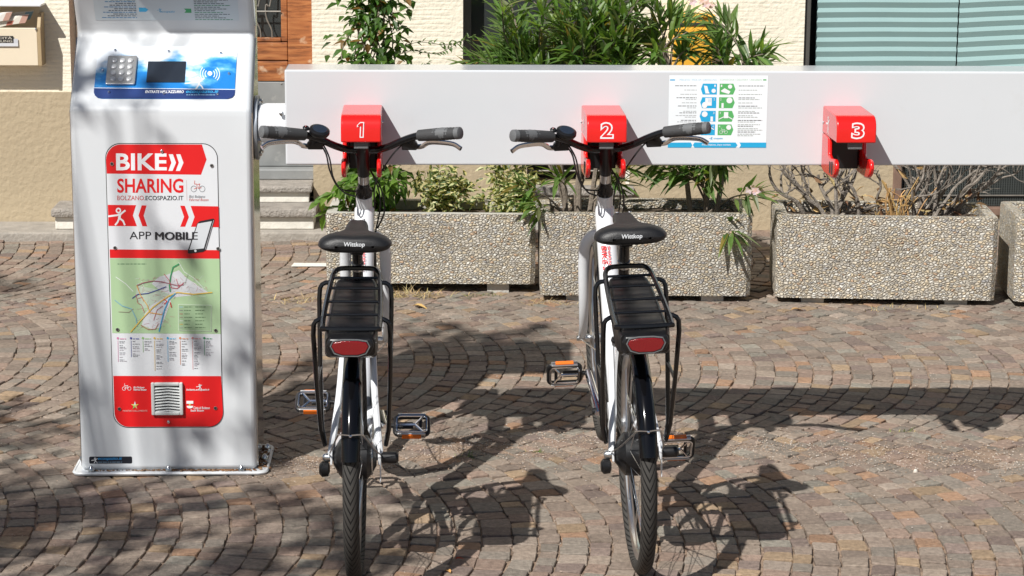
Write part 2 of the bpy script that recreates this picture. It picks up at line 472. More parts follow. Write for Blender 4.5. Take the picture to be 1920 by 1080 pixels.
def mat_leaf(name, rough=0.42, transl=0.42):
    m = bpy.data.materials.new(name); m.use_nodes = True
    nt = m.node_tree; N = nt.nodes; L = nt.links; B = N['Principled BSDF']
    a = N.new('ShaderNodeAttribute'); a.attribute_name = 'tint'
    L.new(a.outputs['Color'], B.inputs['Base Color'])
    B.inputs['Roughness'].default_value = rough
    t = N.new('ShaderNodeBsdfTranslucent')
    g = N.new('ShaderNodeVectorMath'); g.operation = 'MULTIPLY'; g.inputs[1].default_value = (1.5, 1.6, 0.6)
    L.new(a.outputs['Color'], g.inputs[0]); L.new(g.outputs[0], t.inputs['Color'])
    mx = N.new('ShaderNodeMixShader'); mx.inputs[0].default_value = transl
    L.new(B.outputs[0], mx.inputs[1]); L.new(t.outputs[0], mx.inputs[2])
    L.new(mx.outputs[0], N['Material Output'].inputs['Surface'])
    return m
MT['leaf'] = mat_leaf('leaf')
MT['petal'] = mat_leaf('petal', 0.6, 0.3)

# ------------------------------------------------------------------ flat print: lettering and graphics as thin layers
_TXT = {}
def text_geo(s, bold=0.0, shear=0.0):
    k = (s, bold, shear)
    if k not in _TXT:
        cu = bpy.data.curves.new('txt', 'FONT'); cu.body = s; cu.size = 1.0; cu.offset = bold; cu.shear = shear
        cu.resolution_u = 3; cu.dimensions = '2D'; cu.fill_mode = 'BOTH'
        ob = bpy.data.objects.new('txt', cu); COL.objects.link(ob)
        bpy.context.view_layer.update()
        dg = bpy.context.evaluated_depsgraph_get()
        me = bpy.data.meshes.new_from_object(ob.evaluated_get(dg))
        vs = [(v.co.x, v.co.y) for v in me.vertices]; fs = [tuple(p.vertices) for p in me.polygons]
        bpy.data.objects.remove(ob); bpy.data.curves.remove(cu); bpy.data.meshes.remove(me)
        xs = [v[0] for v in vs] or [0, 1]; ys = [v[1] for v in vs] or [0, 1]
        _TXT[k] = (vs, fs, min(xs), max(xs), min(ys), max(ys))
    return _TXT[k]

class Print:
    """graphics on the plane O + u*U + v*V, layers rising along N"""
    def __init__(s, O, U, V, N, step=0.0004):
        s.O, s.U, s.V, s.N = Vector(O), Vector(U).normalized(), Vector(V).normalized(), Vector(N).normalized()
        s.mb = MB(); s.step = step; s.fn = lambda x, y: (x, y); s.items = []; s.off = Vector((0, 0, 0))
    def item(s, pts, fs, col, l): s.items.append((l, len(s.items), [s.fn(x, y) for x, y in pts], fs, col))
    def poly(s, pts, col, l=0): s.item(pts, [tuple(range(len(pts)))], col, l)
    def rect(s, x0, y0, x1, y1, col, l=0): s.poly([(x0, y0), (x1, y0), (x1, y1), (x0, y1)], col, l)
    def disc(s, x, y, r, col, l=0, ry=None, n=16):
        ry = ry or r
        s.poly([(x + r * math.cos(2 * math.pi * k / n), y + ry * math.sin(2 * math.pi * k / n)) for k in range(n)], col, l)
    def line(s, pts, w, col, l=0):
        for (x0, y0), (x1, y1) in zip(pts, pts[1:]):
            dx, dy = x1 - x0, y1 - y0; d = math.hypot(dx, dy) or 1
            nx, ny = -dy / d * w / 2, dx / d * w / 2; ex, ey = dx / d * w * 0.25, dy / d * w * 0.25
            s.poly([(x0 + nx - ex, y0 + ny - ey), (x1 + nx + ex, y1 + ny + ey), (x1 - nx + ex, y1 - ny + ey), (x0 - nx - ex, y0 - ny - ey)], col, l)
    def ring(s, x, y, r, w, col, l=0, a0=0, a1=360, n=20):
        P = [(x + r * math.cos(R(a0 + (a1 - a0) * k / n)), y + r * math.sin(R(a0 + (a1 - a0) * k / n))) for k in range(n + 1)]
        s.line(P, w, col, l)
    def text(s, t, x0, y0, x1, y1, col, l=1, bold=0.0, shear=0.0):
        """lettering fitted into the box; (x0,y0) bottom left, (x1,y1) top right"""
        vs, fs, a0, a1, b0, b1 = text_geo(t, bold, shear)
        f = lambda v: (x0 + (v[0] - a0) / (a1 - a0) * (x1 - x0), y0 + (v[1] - b0) / (b1 - b0) * (y1 - y0))
        s.item([f(v) for v in vs], fs, col, l)
    def greek(s, x0, y, x1, h, col, l=1, seed=0, right=False):
        """small unreadable words as dashes"""
        rnd = random.Random(seed); x = x0
        while x < x1:
            w = rnd.uniform(2.0, 6.0) * abs(h); e = min(x + w, x1)
            s.rect(x, y, e, y + h, col, l); x = e + abs(h) * 0.9
    def bake(s):
        # later and higher layers lie a few microns further out, so no two faces share a plane
        for k, (l, i, pts, fs, col) in enumerate(sorted(s.items, key=lambda q: (q[0], q[1]))):
            d = s.step + 0.00008 * l + 0.0000022 * k
            s.mb.tint = (*col, 1); s.mb.add([s.O + s.U * a + s.V * b + s.N * d for a, b in pts], fs)
        s.items = []
        return s.mb
    def build(s, name, parent=None):
        s.bake()
        return s.mb.build(name, MT['print'], parent, smooth=0, tint=True)

def runner(pr, x, y, h, col, l):
    """the running stick figure, h tall, centred on x, y (y up in print units; negative h for downward axes)"""
    k = h
    pr.ring(x - 0.03 * abs(k), y + 0.30 * k, 0.12 * abs(k), 0.085 * abs(k), col, l, n=12)
    pr.line([(x - 0.62 * abs(k), y - 0.02 * k), (x - 0.12 * abs(k), y + 0.04 * k), (x + 0.10 * abs(k), y + 0.10 * k), (x + 0.36 * abs(k), y + 0.30 * k)], 0.10 * abs(k), col, l)
    pr.line([(x + 0.05 * abs(k), y + 0.10 * k), (x + 0.02 * abs(k), y - 0.12 * k)], 0.15 * abs(k), col, l)
    pr.line([(x + 0.02 * abs(k), y - 0.12 * k), (x - 0.10 * abs(k), y - 0.36 * k), (x - 0.22 * abs(k), y - 0.50 * k)], 0.10 * abs(k), col, l)
    pr.line([(x + 0.02 * abs(k), y - 0.12 * k), (x + 0.24 * abs(k), y - 0.28 * k), (x + 0.33 * abs(k), y - 0.50 * k)], 0.10 * abs(k), col, l)

def bike_logo(pr, x, y, s, col, l, col2=None):
    """s: signed unit, wheels and a BZ-like frame"""
    a = abs(s)
    pr.ring(x - 0.55 * a, y, 0.36 * a, 0.07 * a, col, l, n=16); pr.ring(x + 0.55 * a, y, 0.36 * a, 0.07 * a, col, l, n=16)
    c2 = col2 or col
    pr.line([(x - 0.42 * a, y + 1.0 * s), (x - 0.45 * a, y + 0.6 * s), (x - 0.15 * a, y + 0.6 * s), (x - 0.12 * a, y + 0.1 * s), (x - 0.5 * a, y)], 0.07 * a, c2, l)
    pr.line([(x - 0.05 * a, y + 0.55 * s), (x + 0.25 * a, y + 0.62 * s), (x + 0.05 * a, y + 0.05 * s), (x + 0.45 * a, y + 0.15 * s)], 0.07 * a, c2, l)

def rrect(x0, y0, x1, y1, r, n=6, corners=(1, 1, 1, 1)):
    """rounded rectangle outline, corners (x0y0, x1y0, x1y1, x0y1)"""
    sx = 1 if x1 > x0 else -1; sy = 1 if y1 > y0 else -1
    P = []
    data = [(x0, y0, sx, sy, 180), (x1, y0, -sx, sy, 270), (x1, y1, -sx, -sy, 0), (x0, y1, sx, -sy, 90)]
    for (cx, cy, dx, dy, a), on in zip(data, corners):
        if not on: P.append((cx, cy)); continue
        ox, oy = cx + dx * r, cy + dy * r
        for k in range(n + 1):
            t = R(a + 90 * k / n)
            P.append((ox + abs(r) * math.cos(t) * sx, oy + abs(r) * math.sin(t) * sy))
    return P
# ------------------------------------------------------------------ ground: sand bed and porphyry cobbles in segmental arcs
def view_px(p):
    q = cam.matrix_world.inverted() @ Vector(p)
    return (960 + 4200 * q.x / -q.z, 540 - 4200 * q.y / -q.z)

gm = MB()
gx = [-80, -3.6, 4.4, 80]; gy = [-60, 4.6, 11.8, 120]
def sand_z(x, y):
    # sand lies higher in trampled patches and in the band along the dock
    p = noise.noise(Vector((x * 0.8, y * 0.8, 3.1))) * 0.5 + noise.noise(Vector((x * 3.1, y * 3.1, 7.7))) * 0.35
    band = math.exp(-((y - 7.36 - 0.10 * math.sin(x * 2.1)) / 0.17) ** 2) * (1 if x > -0.75 else 0)
    return -0.0078 + 0.0036 * p + 0.0080 * band * (0.75 + 1.1 * noise.noise(Vector((x * 7, y * 7, 1.3))))
nx, ny = 200, 180
vs = []
for j in range(ny + 1):
    for i in range(nx + 1):
        x = -3.6 + 8.0 * i / nx; y = 4.6 + 7.2 * j / ny
        vs.append((x, y, sand_z(x, y) if 0 < i < nx and 0 < j < ny else -0.006))
gm.add(vs, [(j * (nx + 1) + i, j * (nx + 1) + i + 1, (j + 1) * (nx + 1) + i + 1, (j + 1) * (nx + 1) + i) for j in range(ny) for i in range(nx)])
k0 = gm.add([(x, y, -0.006) for y in gy for x in gx], [(j * 4 + i, j * 4 + i + 1, j * 4 + i + 5, j * 4 + i + 4) for j in range(3) for i in range(3) if not (i == 1 and j == 1)])
ground = gm.build('ground', MT['ground'], smooth=60)
tag(ground, 'reddish grey cobbled square with sandy joints', 'ground', kind='structure')

PALC = [((0.225, 0.197, 0.175), 24), ((0.250, 0.222, 0.195), 24), ((0.215, 0.205, 0.188), 20), ((0.255, 0.205, 0.178), 15),
        ((0.195, 0.165, 0.155), 9), ((0.290, 0.200, 0.142), 5), ((0.300, 0.240, 0.172), 7), ((0.240, 0.242, 0.222), 5), ((0.29, 0.262, 0.235), 6)]
def cobble_tint(rn):
    t = rn.random() * sum(w for _, w in PALC)
    for c, w in PALC:
        t -= w
        if t <= 0: break
    k = rn.uniform(0.80, 1.14)
    return (c[0] * k * 1.08, c[1] * k * 0.97, c[2] * k * 0.88, 1)

def cobble_cells():
    rn = random.Random(5)
    Rr, p, half, x_lo, x_hi = 1.55, 0.076, 1.125, -3.5, 4.3
    cells = []
    for j in range(-1, 3):
        vc = 6.47 + 2.25 * j
        ph_max = math.asin(half / Rr)
        i0 = int((x_lo - Rr) / p) - 2; i1 = int((x_hi - Rr * math.cos(ph_max)) / p) + 2
        xs = {i: i * p + rn.uniform(-0.011, 0.011) for i in range(i0, i1 + 2)}
        for i in range(i0, i1):
            ph = -ph_max - rn.uniform(0, 0.05)
            pw = xs[i + 1] - xs[i]
            def right(f):
                q = max(-1, min(1, math.sin(f) + pw * math.cos(f) * math.sin(f) / Rr))
                f2 = math.asin(q)
                return (xs[i + 1] + Rr * math.cos(f2), vc + Rr * q)
            while ph < ph_max:
                st = rn.uniform(0.054, 0.088) / Rr
                if ph + st > ph_max - 0.016: st = ph_max - ph + 0.002
                a, b = ph, ph + st
                A = (xs[i] + Rr * math.cos(a), vc + Rr * math.sin(a)); Bq = (xs[i] + Rr * math.cos(b), vc + Rr * math.sin(b))
                Cq = right(b); D = right(a)
                cells.append([D, Cq, Bq, A])      # counter-clockwise seen from above
                ph = b
    out = []
    for c in cells:
        cx = sum(q[0] for q in c) / 4; cy = sum(q[1] for q in c) / 4
        if x_lo < cx < x_hi and 4.75 < cy < 11.62:
            if cy > 11.33 and cx < -0.45: continue
            out.append((c, cx, cy))
    return out

def cobble_mesh(mb, c, cx, cy, rn):
    # c = right-low, right-high, left-high, left-low: wider sandy joints between the arcs, narrow ones along them
    gw, gn = rn.uniform(0.0014, 0.0044), rn.uniform(0.0014, 0.0040)
    Q = []
    for q in range(4):
        x, y = c[q]
        xo, yo = c[(3, 2, 1, 0)[q]]; xa, ya = c[(1, 0, 3, 2)[q]]
        d1 = math.hypot(xo - x, yo - y) or 1; d2 = math.hypot(xa - x, ya - y) or 1
        Q.append((x + (xo - x) / d1 * gw + (xa - x) / d2 * gn + rn.uniform(-.0044, .0044), y + (yo - y) / d1 * gw + (ya - y) / d2 * gn + rn.uniform(-.0040, .0040)))
    ring = []
    for i in range(4):
        x0, y0 = Q[i]; xp, yp = Q[i - 1]; xn, yn = Q[(i + 1) % 4]
        k = rn.uniform(0.03, 0.11)
        ring.append((x0 + (xp - x0) * k, y0 + (yp - y0) * k)); ring.append((x0 + (xn - x0) * k, y0 + (yn - y0) * k))
    z = rn.uniform(-0.0032, 0.0028); tx, ty = rn.uniform(-0.045, 0.045), rn.uniform(-0.045, 0.045)
    hz = lambda x, y: z + (x - cx) * tx + (y - cy) * ty
    vs = []
    for (x, y) in ring:
        vs.append((cx + (x - cx) * 0.955, cy + (y - cy) * 0.955, hz(x, y) + 0.0004))
    for (x, y) in ring: vs.append((x, y, hz(x, y) - 0.0019))
    for (x, y) in ring: vs.append((x, y, -0.03))
    vs.append((cx, cy, z + 0.0009))
    fs = [(24, i, (i + 1) % 8) for i in range(8)]
    for i in range(8):
        j = (i + 1) % 8
        fs.append((i, 8 + i, 8 + j, j)); fs.append((8 + i, 16 + i, 16 + j, 8 + j))
    mb.tint = cobble_tint(rn)
    mb.add(vs, fs)

cells = cobble_cells()
rn = random.Random(21)
def in_view(c):
    _, x, y = c
    u, v = view_px((x, y, 0))
    if not (8 < u < 1912 and 560 < v < 1075): return False
    if -1.16 < x < -0.50 and 7.05 < y < 8.6: return False
    return True
near = sorted([c for c in cells if in_view(c)], key=lambda c: c[2])
near_ids = set(id(c) for c in near[:300])
rest = MB()
for c in cells:
    if id(c) in near_ids:
        one = MB(); cobble_mesh(one, *c, rn)
        one.build('cobble', MT['cobble'], ground, smooth=18, tint=True)
    else:
        cobble_mesh(rest, *c, rn)
o = rest.build('cobbles', MT['cobble'], ground, smooth=18, tint=True)
tag(o, kind='stuff')

# sand grains and grit lying in the joints
gb = MB(); rn = random.Random(8)
def grain(mb, x, y, z, r, tint, rn):
    mb.tint = (*tint, 1)
    a = rn.uniform(0, 6.28); q = [rn.uniform(0.7, 1.3) for _ in range(6)]
    vs = [(x + r * q[k] * math.cos(a + k * math.pi / 2), y + r * q[k] * math.sin(a + k * math.pi / 2), z + r * 0.25) for k in range(4)]
    vs += [(x, y, z + r * 0.8 * q[4]), (x, y, z - r * 0.5)]
    mb.add(vs, [(0, 1, 4), (1, 2, 4), (2, 3, 4), (3, 0, 4), (1, 0, 5), (2, 1, 5), (3, 2, 5), (0, 3, 5)])
GC = [(0.46, 0.37, 0.295), (0.38, 0.28, 0.21), (0.55, 0.49, 0.43), (0.28, 0.205, 0.15), (0.43, 0.33, 0.255)]
vis = [c for c in cells if -2.4 < c[1] < 3.2]
for _ in range(26000):
    c, cx, cy = rn.choice(vis)
    k = rn.randrange(4); x0, y0 = c[k]; x1, y1 = c[(k + 1) % 4]
    patch = noise.noise(Vector((x0 * 0.9, y0 * 0.9, 3.1)))
    if patch < rn.uniform(-0.35, 0.25): continue
    t = rn.random()
    s = rn.gauss(0, 0.006 + max(0, patch) * 0.03)
    x = x0 + (x1 - x0) * t + s; y = y0 + (y1 - y0) * t + rn.gauss(0, 0.006 + max(0, patch) * 0.03)
    grain(gb, x, y, 0.002 if abs(s) > 0.007 else -0.006, rn.uniform(0.0012, 0.0036), rn.choice(GC), rn)
# a sandy trampled band beside the dock
for _ in range(7000):
    x = rn.uniform(-0.7, 2.6); y = 7.35 + 0.12 * math.sin(x * 2.1) + rn.gauss(0, 0.11)
    grain(gb, x, y, 0.0015, rn.uniform(0.0014, 0.0040), rn.choice(GC), rn)
o = gb.build('grit', MT['grit'], smooth=0, tint=True)
tag(o, 'loose sand and grit scattered over the cobbles', 'grit', kind='stuff')

# ------------------------------------------------------------------ building facade
WALL_Y, DADO_Y = 11.70, 11.682
bld = empty('building', (0, 11.7, 0))
bld_inv = Matrix.Translation((0, -11.7, 0))
tag(bld, 'cream plastered house front with beige plinth behind the planters', 'building')
def bpart(mb, name, mat, parent=None, **k):
    """geometry was written in world space: shift into the building's frame when it hangs on it directly"""
    mb.v = [(x, y - 11.7, z) for x, y, z in mb.v]
    return mb.build(name, mat, parent or bld, **k)

def wall_cells(mb, x0, x1, z0, z1, y0, y1, holes):
    xs = sorted({x0, x1, *[h[0] for h in holes], *[h[1] for h in holes]}); xs = [x for x in xs if x0 <= x <= x1]
    zs = sorted({z0, z1, *[h[2] for h in holes], *[h[3] for h in holes]}); zs = [z for z in zs if z0 <= z <= z1]
    for i in range(len(xs) - 1):
        for j in range(len(zs) - 1):
            cx, cz = (xs[i] + xs[i + 1]) / 2, (zs[j] + zs[j + 1]) / 2
            if any(h[0] < cx < h[1] and h[2] < cz < h[3] for h in holes): continue
            mb.bar(xs[i], xs[i + 1], y0, y1, zs[j], zs[j + 1])
DOOR = (-1.83, -0.58, 0.0, 2.35); WIN1 = (0.205, 1.102, 0.78, 2.3); WIN2 = (1.994, 3.75, 0.74, 2.3)
CEL1 = (0.544, 1.091, 0.235, 0.46); CEL2 = (2.49, 3.75, 0.075, 0.52)
m = MB(); wall_cells(m, -6, 7, 0.72, 5.2, WALL_Y, 12.05, [DOOR, WIN1, WIN2]); bpart(m, 'wall', MT['plaster'], smooth=0)
m = MB(); wall_cells(m, -6, 7, -0.02, 0.72, DADO_Y, 12.05, [DOOR, CEL1, CEL2]); bpart(m, 'plinth', MT['dado'], smooth=0)
m = MB(); m.bar(-6, 7, 13.2, 13.25, 0, 5.2); m.bar(-6, 7, 12.05, 13.2, 5.15, 5.2); m.bar(-6, -5.95, 12.05, 13.2, 0, 5.15); m.bar(6.95, 7, 12.05, 13.2, 0, 5.15)
bpart(m, 'room', MT['room'], smooth=0)

# door: wooden leaf with barred pane, zinc kick plate, sill
m = MB(); m.bar(-0.716, -0.581, 11.875, 11.93, 0.756, 2.34)
door = bpart(m, 'door', MT['wood'], smooth=0, bevel=0.006)
door['label'] = 'weathered orange brown wooden door with barred pane and zinc kick plate'
m = MB(); m.bar(-1.829, -0.719, 11.90, 11.945, 0.756, 0.862); bpart(m, 'plank', MT['wood'], door, smooth=0, bevel=0.005)
m = MB(); m.bar(-1.829, -0.719, 11.896, 11.945, 0.866, 0.962); bpart(m, 'plank', MT['wood'], door, smooth=0, bevel=0.005)
m = MB(); m.bar(-0.752, -0.719, 11.900, 11.945, 0.966, 2.34); bpart(m, 'stile', MT['wood'], door, smooth=0, bevel=0.004)
m = MB(); m.bar(-1.829, -1.25, 11.900, 11.945, 0.966, 2.34); bpart(m, 'stile', MT['wood'], door, smooth=0, bevel=0.004)
m = MB(); m.bar(-1.248, -0.754, 11.893, 11.945, 0.966, 0.985); bpart(m, 'ledge', MT['wood'], door, smooth=0, bevel=0.003)
m = MB(); m.bar(-1.248, -0.754, 11.946, 11.95, 0.987, 2.34); bpart(m, 'pane', MT['glass'], door, smooth=0)
for xb, s in ((-0.80, 1), (-0.86, 1), (-0.92, -1), (-0.98, 1), (-1.04, -1), (-1.12, 1)):
    m = MB(); m.tube(spline([(xb, 11.905, 0.985), (xb - 0.003 * s, 11.90, 1.03), (xb - 0.028 * s, 11.895, 1.09), (xb - 0.03 * s, 11.895, 1.16), (xb, 11.90, 1.26), (xb, 11.905, 2.3)], 5), 0.0038, 6)
    bpart(m, 'bar', MT['iron'], door)
m = MB(); m.cyl((-1.25, 11.892, 1.125), (-0.752, 11.892, 1.125), 0.0038, 6); bpart(m, 'bar', MT['iron'], door)
m = MB(); m.bar(-1.829, -0.581, 11.905, 11.94, 0.30, 0.752); kick = bpart(m, 'kick_plate', MT['zinc'], door, smooth=0, bevel=0.003)
for k in range(9):
    m = MB(); m.ball((-1.7 + k * 0.135, 11.904, 0.742), 0.0045, 8); bpart(m, 'nail', MT['iron'], kick)
m = MB(); m.bar(-1.829, -0.583, 11.80, 11.945, 0.244, 0.297); bpart(m, 'door_sill', MT['zinc'], door, smooth=0, bevel=0.004)

# dark casement and teal blinds
m = MB()
x0, x1, z0, z1 = WIN1
m.bar(x0, x0 + 0.045, 11.83, 11.89, z0, z1); m.bar(x1 - 0.045, x1, 11.83, 11.89, z0, z1)
m.bar(x0 + 0.045, x1 - 0.045, 11.83, 11.89, z0, z0 + 0.05); m.bar(x0 + 0.045, x1 - 0.045, 11.83, 11.89, z1 - 0.05, z1)
m.bar((x0 + x1) / 2 - 0.025, (x0 + x1) / 2 + 0.025, 11.84, 11.88, z0 + 0.05, z1 - 0.05)
w1 = bpart(m, 'window', MT['window_frame'], smooth=0, bevel=0.004)
for a, b in ((x0 + 0.045, (x0 + x1) / 2 - 0.025), ((x0 + x1) / 2 + 0.025, x1 - 0.045)):
    m = MB(); m.bar(a, b, 11.858, 11.864, z0 + 0.05, z1 - 0.05); bpart(m, 'pane', MT['glass'], w1, smooth=0)
m = MB(); m.bar(x0 - 0.05, x1 + 0.05, 11.64, 11.83, z0 - 0.045, z0 - 0.001); bpart(m, 'window_sill', MT['concrete'], w1, smooth=0, bevel=0.005)

x0, x1, z0, z1 = WIN2
m = MB()
m.bar(x0, x0 + 0.035, 11.72, 11.90, z0, z1); m.bar(x1 - 0.035, x1, 11.72, 11.90, z0, z1); m.bar(x0 + 0.035, x1 - 0.035, 11.72, 11.90, z1 - 0.04, z1)
m.bar(x0 + 0.035, x1 - 0.035, 11.72, 11.90, z0, z0 + 0.03)
w2 = bpart(m, 'window', MT['window_frame'], smooth=0, bevel=0.003)
m = MB(); m.bar(x0 - 0.03, x1 + 0.05, 11.63, 11.72, z0 - 0.045, z0 - 0.001); bpart(m, 'window_sill', MT['concrete'], w2, smooth=0, bevel=0.005)
m = MB(); m.bar(x0 + 0.035, x1 - 0.035, 11.895, 11.90, z0 + 0.03, z1 - 0.04); bpart(m, 'pane', MT['glass'], w2, smooth=0)
def blind(xa, xb, yaw, name_label, ph):
    m = MB(); z = z0 + 0.04; per = 0.0515; zs = []
    k = 0
    while z < z1 - 0.05:
        zs.append((z, 11.791 if k % 2 else 11.780)); z += per * (0.42 if k % 2 == 0 else 0.58); k += 1
    n = 6
    vs = []
    for zz, yy in zs:
        for i in range(n + 1):
            t = i / n; x = xa + (xb - xa) * t
            vs.append((x, yy + yaw * t, zz + ph * t + 0.0012 * math.sin(x * 9 + zz * 5)))
    fs = [(j * (n + 1) + i, j * (n + 1) + i + 1, (j + 1) * (n + 1) + i + 1, (j + 1) * (n + 1) + i) for j in range(len(zs) - 1) for i in range(n)]
    m.add(vs, fs)
    o = bpart(m, 'pleated_blind', MT['teal'], w2, smooth=0)
    s = o.modifiers.new('thick', 'SOLIDIFY'); s.thickness = 0.002
    o['label'] = name_label
blind(2.072, 2.822, 0.0, 'teal pleated blind, the left one', 0.004)
blind(2.829, 3.70, -0.05, 'teal pleated blind, the right one', 0.045)

# cellar openings
x0, x1, z0, z1 = CEL1
m = MB(); m.bar(x0, x1, 11.93, 11.95, z0, z1); c1 = bpart(m, 'cellar_window', MT['room'], smooth=0)
m = MB(); m.bar(x0 - 0.06, x1 + 0.015, 11.60, 11.92, 0.19, z0 - 0.001); bpart(m, 'sill', MT['stone'], c1, smooth=0, bevel=0.006)
m = MB(); m.bar(x0 - 0.04, x1 + 0.005, 11.625, 11.68, -0.01, 0.188); bpart(m, 'sill_block', MT['concrete'], c1, smooth=0, bevel=0.006)
m = MB(); m.bar(x1 - 0.022, x1 - 0.001, 11.70, 11.75, z0, z1); bpart(m, 'frame', MT['riser'], c1, smooth=0, bevel=0.003)
m = MB()
for k in range(1, 4): m.cyl((x0, 11.78, z0 + 0.06 * k), (x1 - 0.022, 11.78, z0 + 0.06 * k), 0.005, 6)
bpart(m, 'bars', MT['iron'], c1)
x0, x1, z0, z1 = CEL2
m = MB(); m.bar(x0, x0 + 0.045, 11.665, 11.74, z0, z1); m.bar(x1 - 0.045, x1, 11.665, 11.74, z0, z1); m.bar(x0 + 0.045, x1 - 0.045, 11.665, 11.74, z1 - 0.04, z1)
m.bar(x0 + 0.045, x1 - 0.045, 11.655, 11.74, z0, z0 + 0.042)
c2 = bpart(m, 'cellar_grating', MT['brown_frame'], smooth=0, bevel=0.004)
m = MB(); m.bar(x0 + 0.045, x1 - 0.045, 11.80, 11.81, z0 + 0.042, z1 - 0.04); bpart(m, 'backing', MT['room'], c2, smooth=0)
m = MB()
x = x0 + 0.052
while x < x1 - 0.05:
    m.bar(x, x + 0.0055, 11.700, 11.704, z0 + 0.043, z1 - 0.041); x += 0.0125
z = z0 + 0.05
while z < z1 - 0.045:
    m.bar(x0 + 0.046, x1 - 0.046, 11.706, 11.710, z, z + 0.005); z += 0.0125
o = bpart(m, 'wire_mesh', MT['mesh_dark'], c2, smooth=0); tag(o, kind='stuff')
m = MB(); m.bar(x0 + 0.046, x1 - 0.046, 11.690, 11.699, z0 + 0.10, z0 + 0.106); bpart(m, 'rod', MT['iron'], c2, smooth=0)

# ------------------------------------------------------------------ kerb strip and steps
def kerb_stone(x0, x1, k):
    m = MB(); m.bar(x0 + 0.002, x1 - 0.002, 11.345, 11.681, -0.05, 0.040 + k); return m
kerb = kerb_stone(-1.62, -0.47, 0.0).build('kerb', MT['kerb'], smooth=0, bevel=0.008)
tag(kerb, 'grey stone kerb strip along the house front', 'kerb', kind='structure')
for a, b in ((-2.50, -1.62), (-3.4, -2.50), (-4.4, -3.4)):
    kerb_stone(a, b, random.uniform(-0.003, 0.003)).build('kerb_stone', MT['kerb'], kerb, smooth=0, bevel=0.008)

steps = empty('stone_steps', (-1.2, 11.4, 0.04))
tag(steps, 'worn stone steps with whitewashed risers leading up to the wooden door', 'steps')
def spart(m, name, mat, **k):
    m.v = [(x + 1.2, y - 11.4, z - 0.04) for x, y, z in m.v]
    return m.build(name, mat, steps, smooth=0, **k)
m = MB(); m.bar(-1.895, -0.568, 11.432, 11.95, 0.041, 0.106); spart(m, 'riser', MT['riser'], bevel=0.006)
m = MB(); m.bar(-1.912, -0.553, 11.405, 11.681, 0.107, 0.152); spart(m, 'tread', MT['stone'], bevel=0.012)
m = MB(); m.bar(-1.815, -0.600, 11.610, 11.95, 0.153, 0.206); spart(m, 'riser', MT['riser'], bevel=0.004)
m = MB(); m.bar(-1.826, -0.583, 11.585, 11.96, 0.207, 0.242); spart(m, 'tread', MT['stone'], bevel=0.01)

# ------------------------------------------------------------------ leaflet box with newspapers, yellow post box
lb = empty('leaflet_box', (-2.2, 11.70, 0.865))
tag(lb, 'cream wall box for leaflets, black plate reading PUBBLICITA WERBUNG', 'letter box')
def lpart(m, name, mat, par=None, **k):
    m.v = [(x + 2.2, y - 11.70, z - 0.865) for x, y, z in m.v]
    return m.build(name, mat, par or lb, **k)
f2 = lambda a, b, d: (d, a, b)
m = MB(); m.prism([(11.698, 0.868), (11.588, 0.868), (11.578, 1.062), (11.590, 1.062), (11.600, 0.878), (11.698, 0.878)], f2, -2.62, -1.978); front = lpart(m, 'front', MT['cream_box'], smooth=0, bevel=0.003)
m = MB(); m.prism([(11.698, 0.866), (11.586, 0.866), (11.575, 1.066), (11.62, 1.135), (11.698, 1.135)], f2, -1.977, -1.958); lpart(m, 'side', MT['box_edge'], smooth=0, bevel=0.003)
m = MB(); m.bar(-2.62, -1.979, 11.690, 11.698, 0.88, 1.17); lpart(m, 'back', MT['cream_box'], smooth=0)
m = MB(); m.bar(-2.62, -1.95, 11.56, 11.698, 1.172, 1.184, ); lpart(m, 'lid', MT['white_paint'], smooth=0, bevel=0.003)
m = MB(); m.ball((-1.982, 11.574, 1.057), 0.007, 8); lpart(m, 'rivet', MT['alu'])
pl = Print((0, 0.0, 0), (1, 0, 0), (0, 0, 1), (0, -1, 0))
pl.O = Vector((-2.36, 11.5755, 0.985)); 
pl.rect(0.0, 0, 0.262, 0.036, (0.02, 0.02, 0.02), 0); pl.rect(0.0, -0.017, 0.285, -0.0005, (0.62, 0.63, 0.66), 0)
pl.rect(0.263, -0.0005, 0.285, 0.022, (0.55, 0.56, 0.60), 0)
pl.text('PUBBLICITÀ', 0.085, 0.020, 0.256, 0.034, (0.50, 0.46, 0.40), 1, 0.02); pl.text('WERBUNG', 0.120, 0.003, 0.256, 0.016, (0.45, 0.42, 0.36), 1, 0.02)
pl.bake(); pl.mb.v = [(x + 2.2, y - 11.70, z - 0.865) for x, y, z in pl.mb.v]
pl.build('name_plate', front)
PAPC = [(0.70, 0.66, 0.58), (0.66, 0.60, 0.50), (0.74, 0.71, 0.66), (0.18, 0.30, 0.36)]
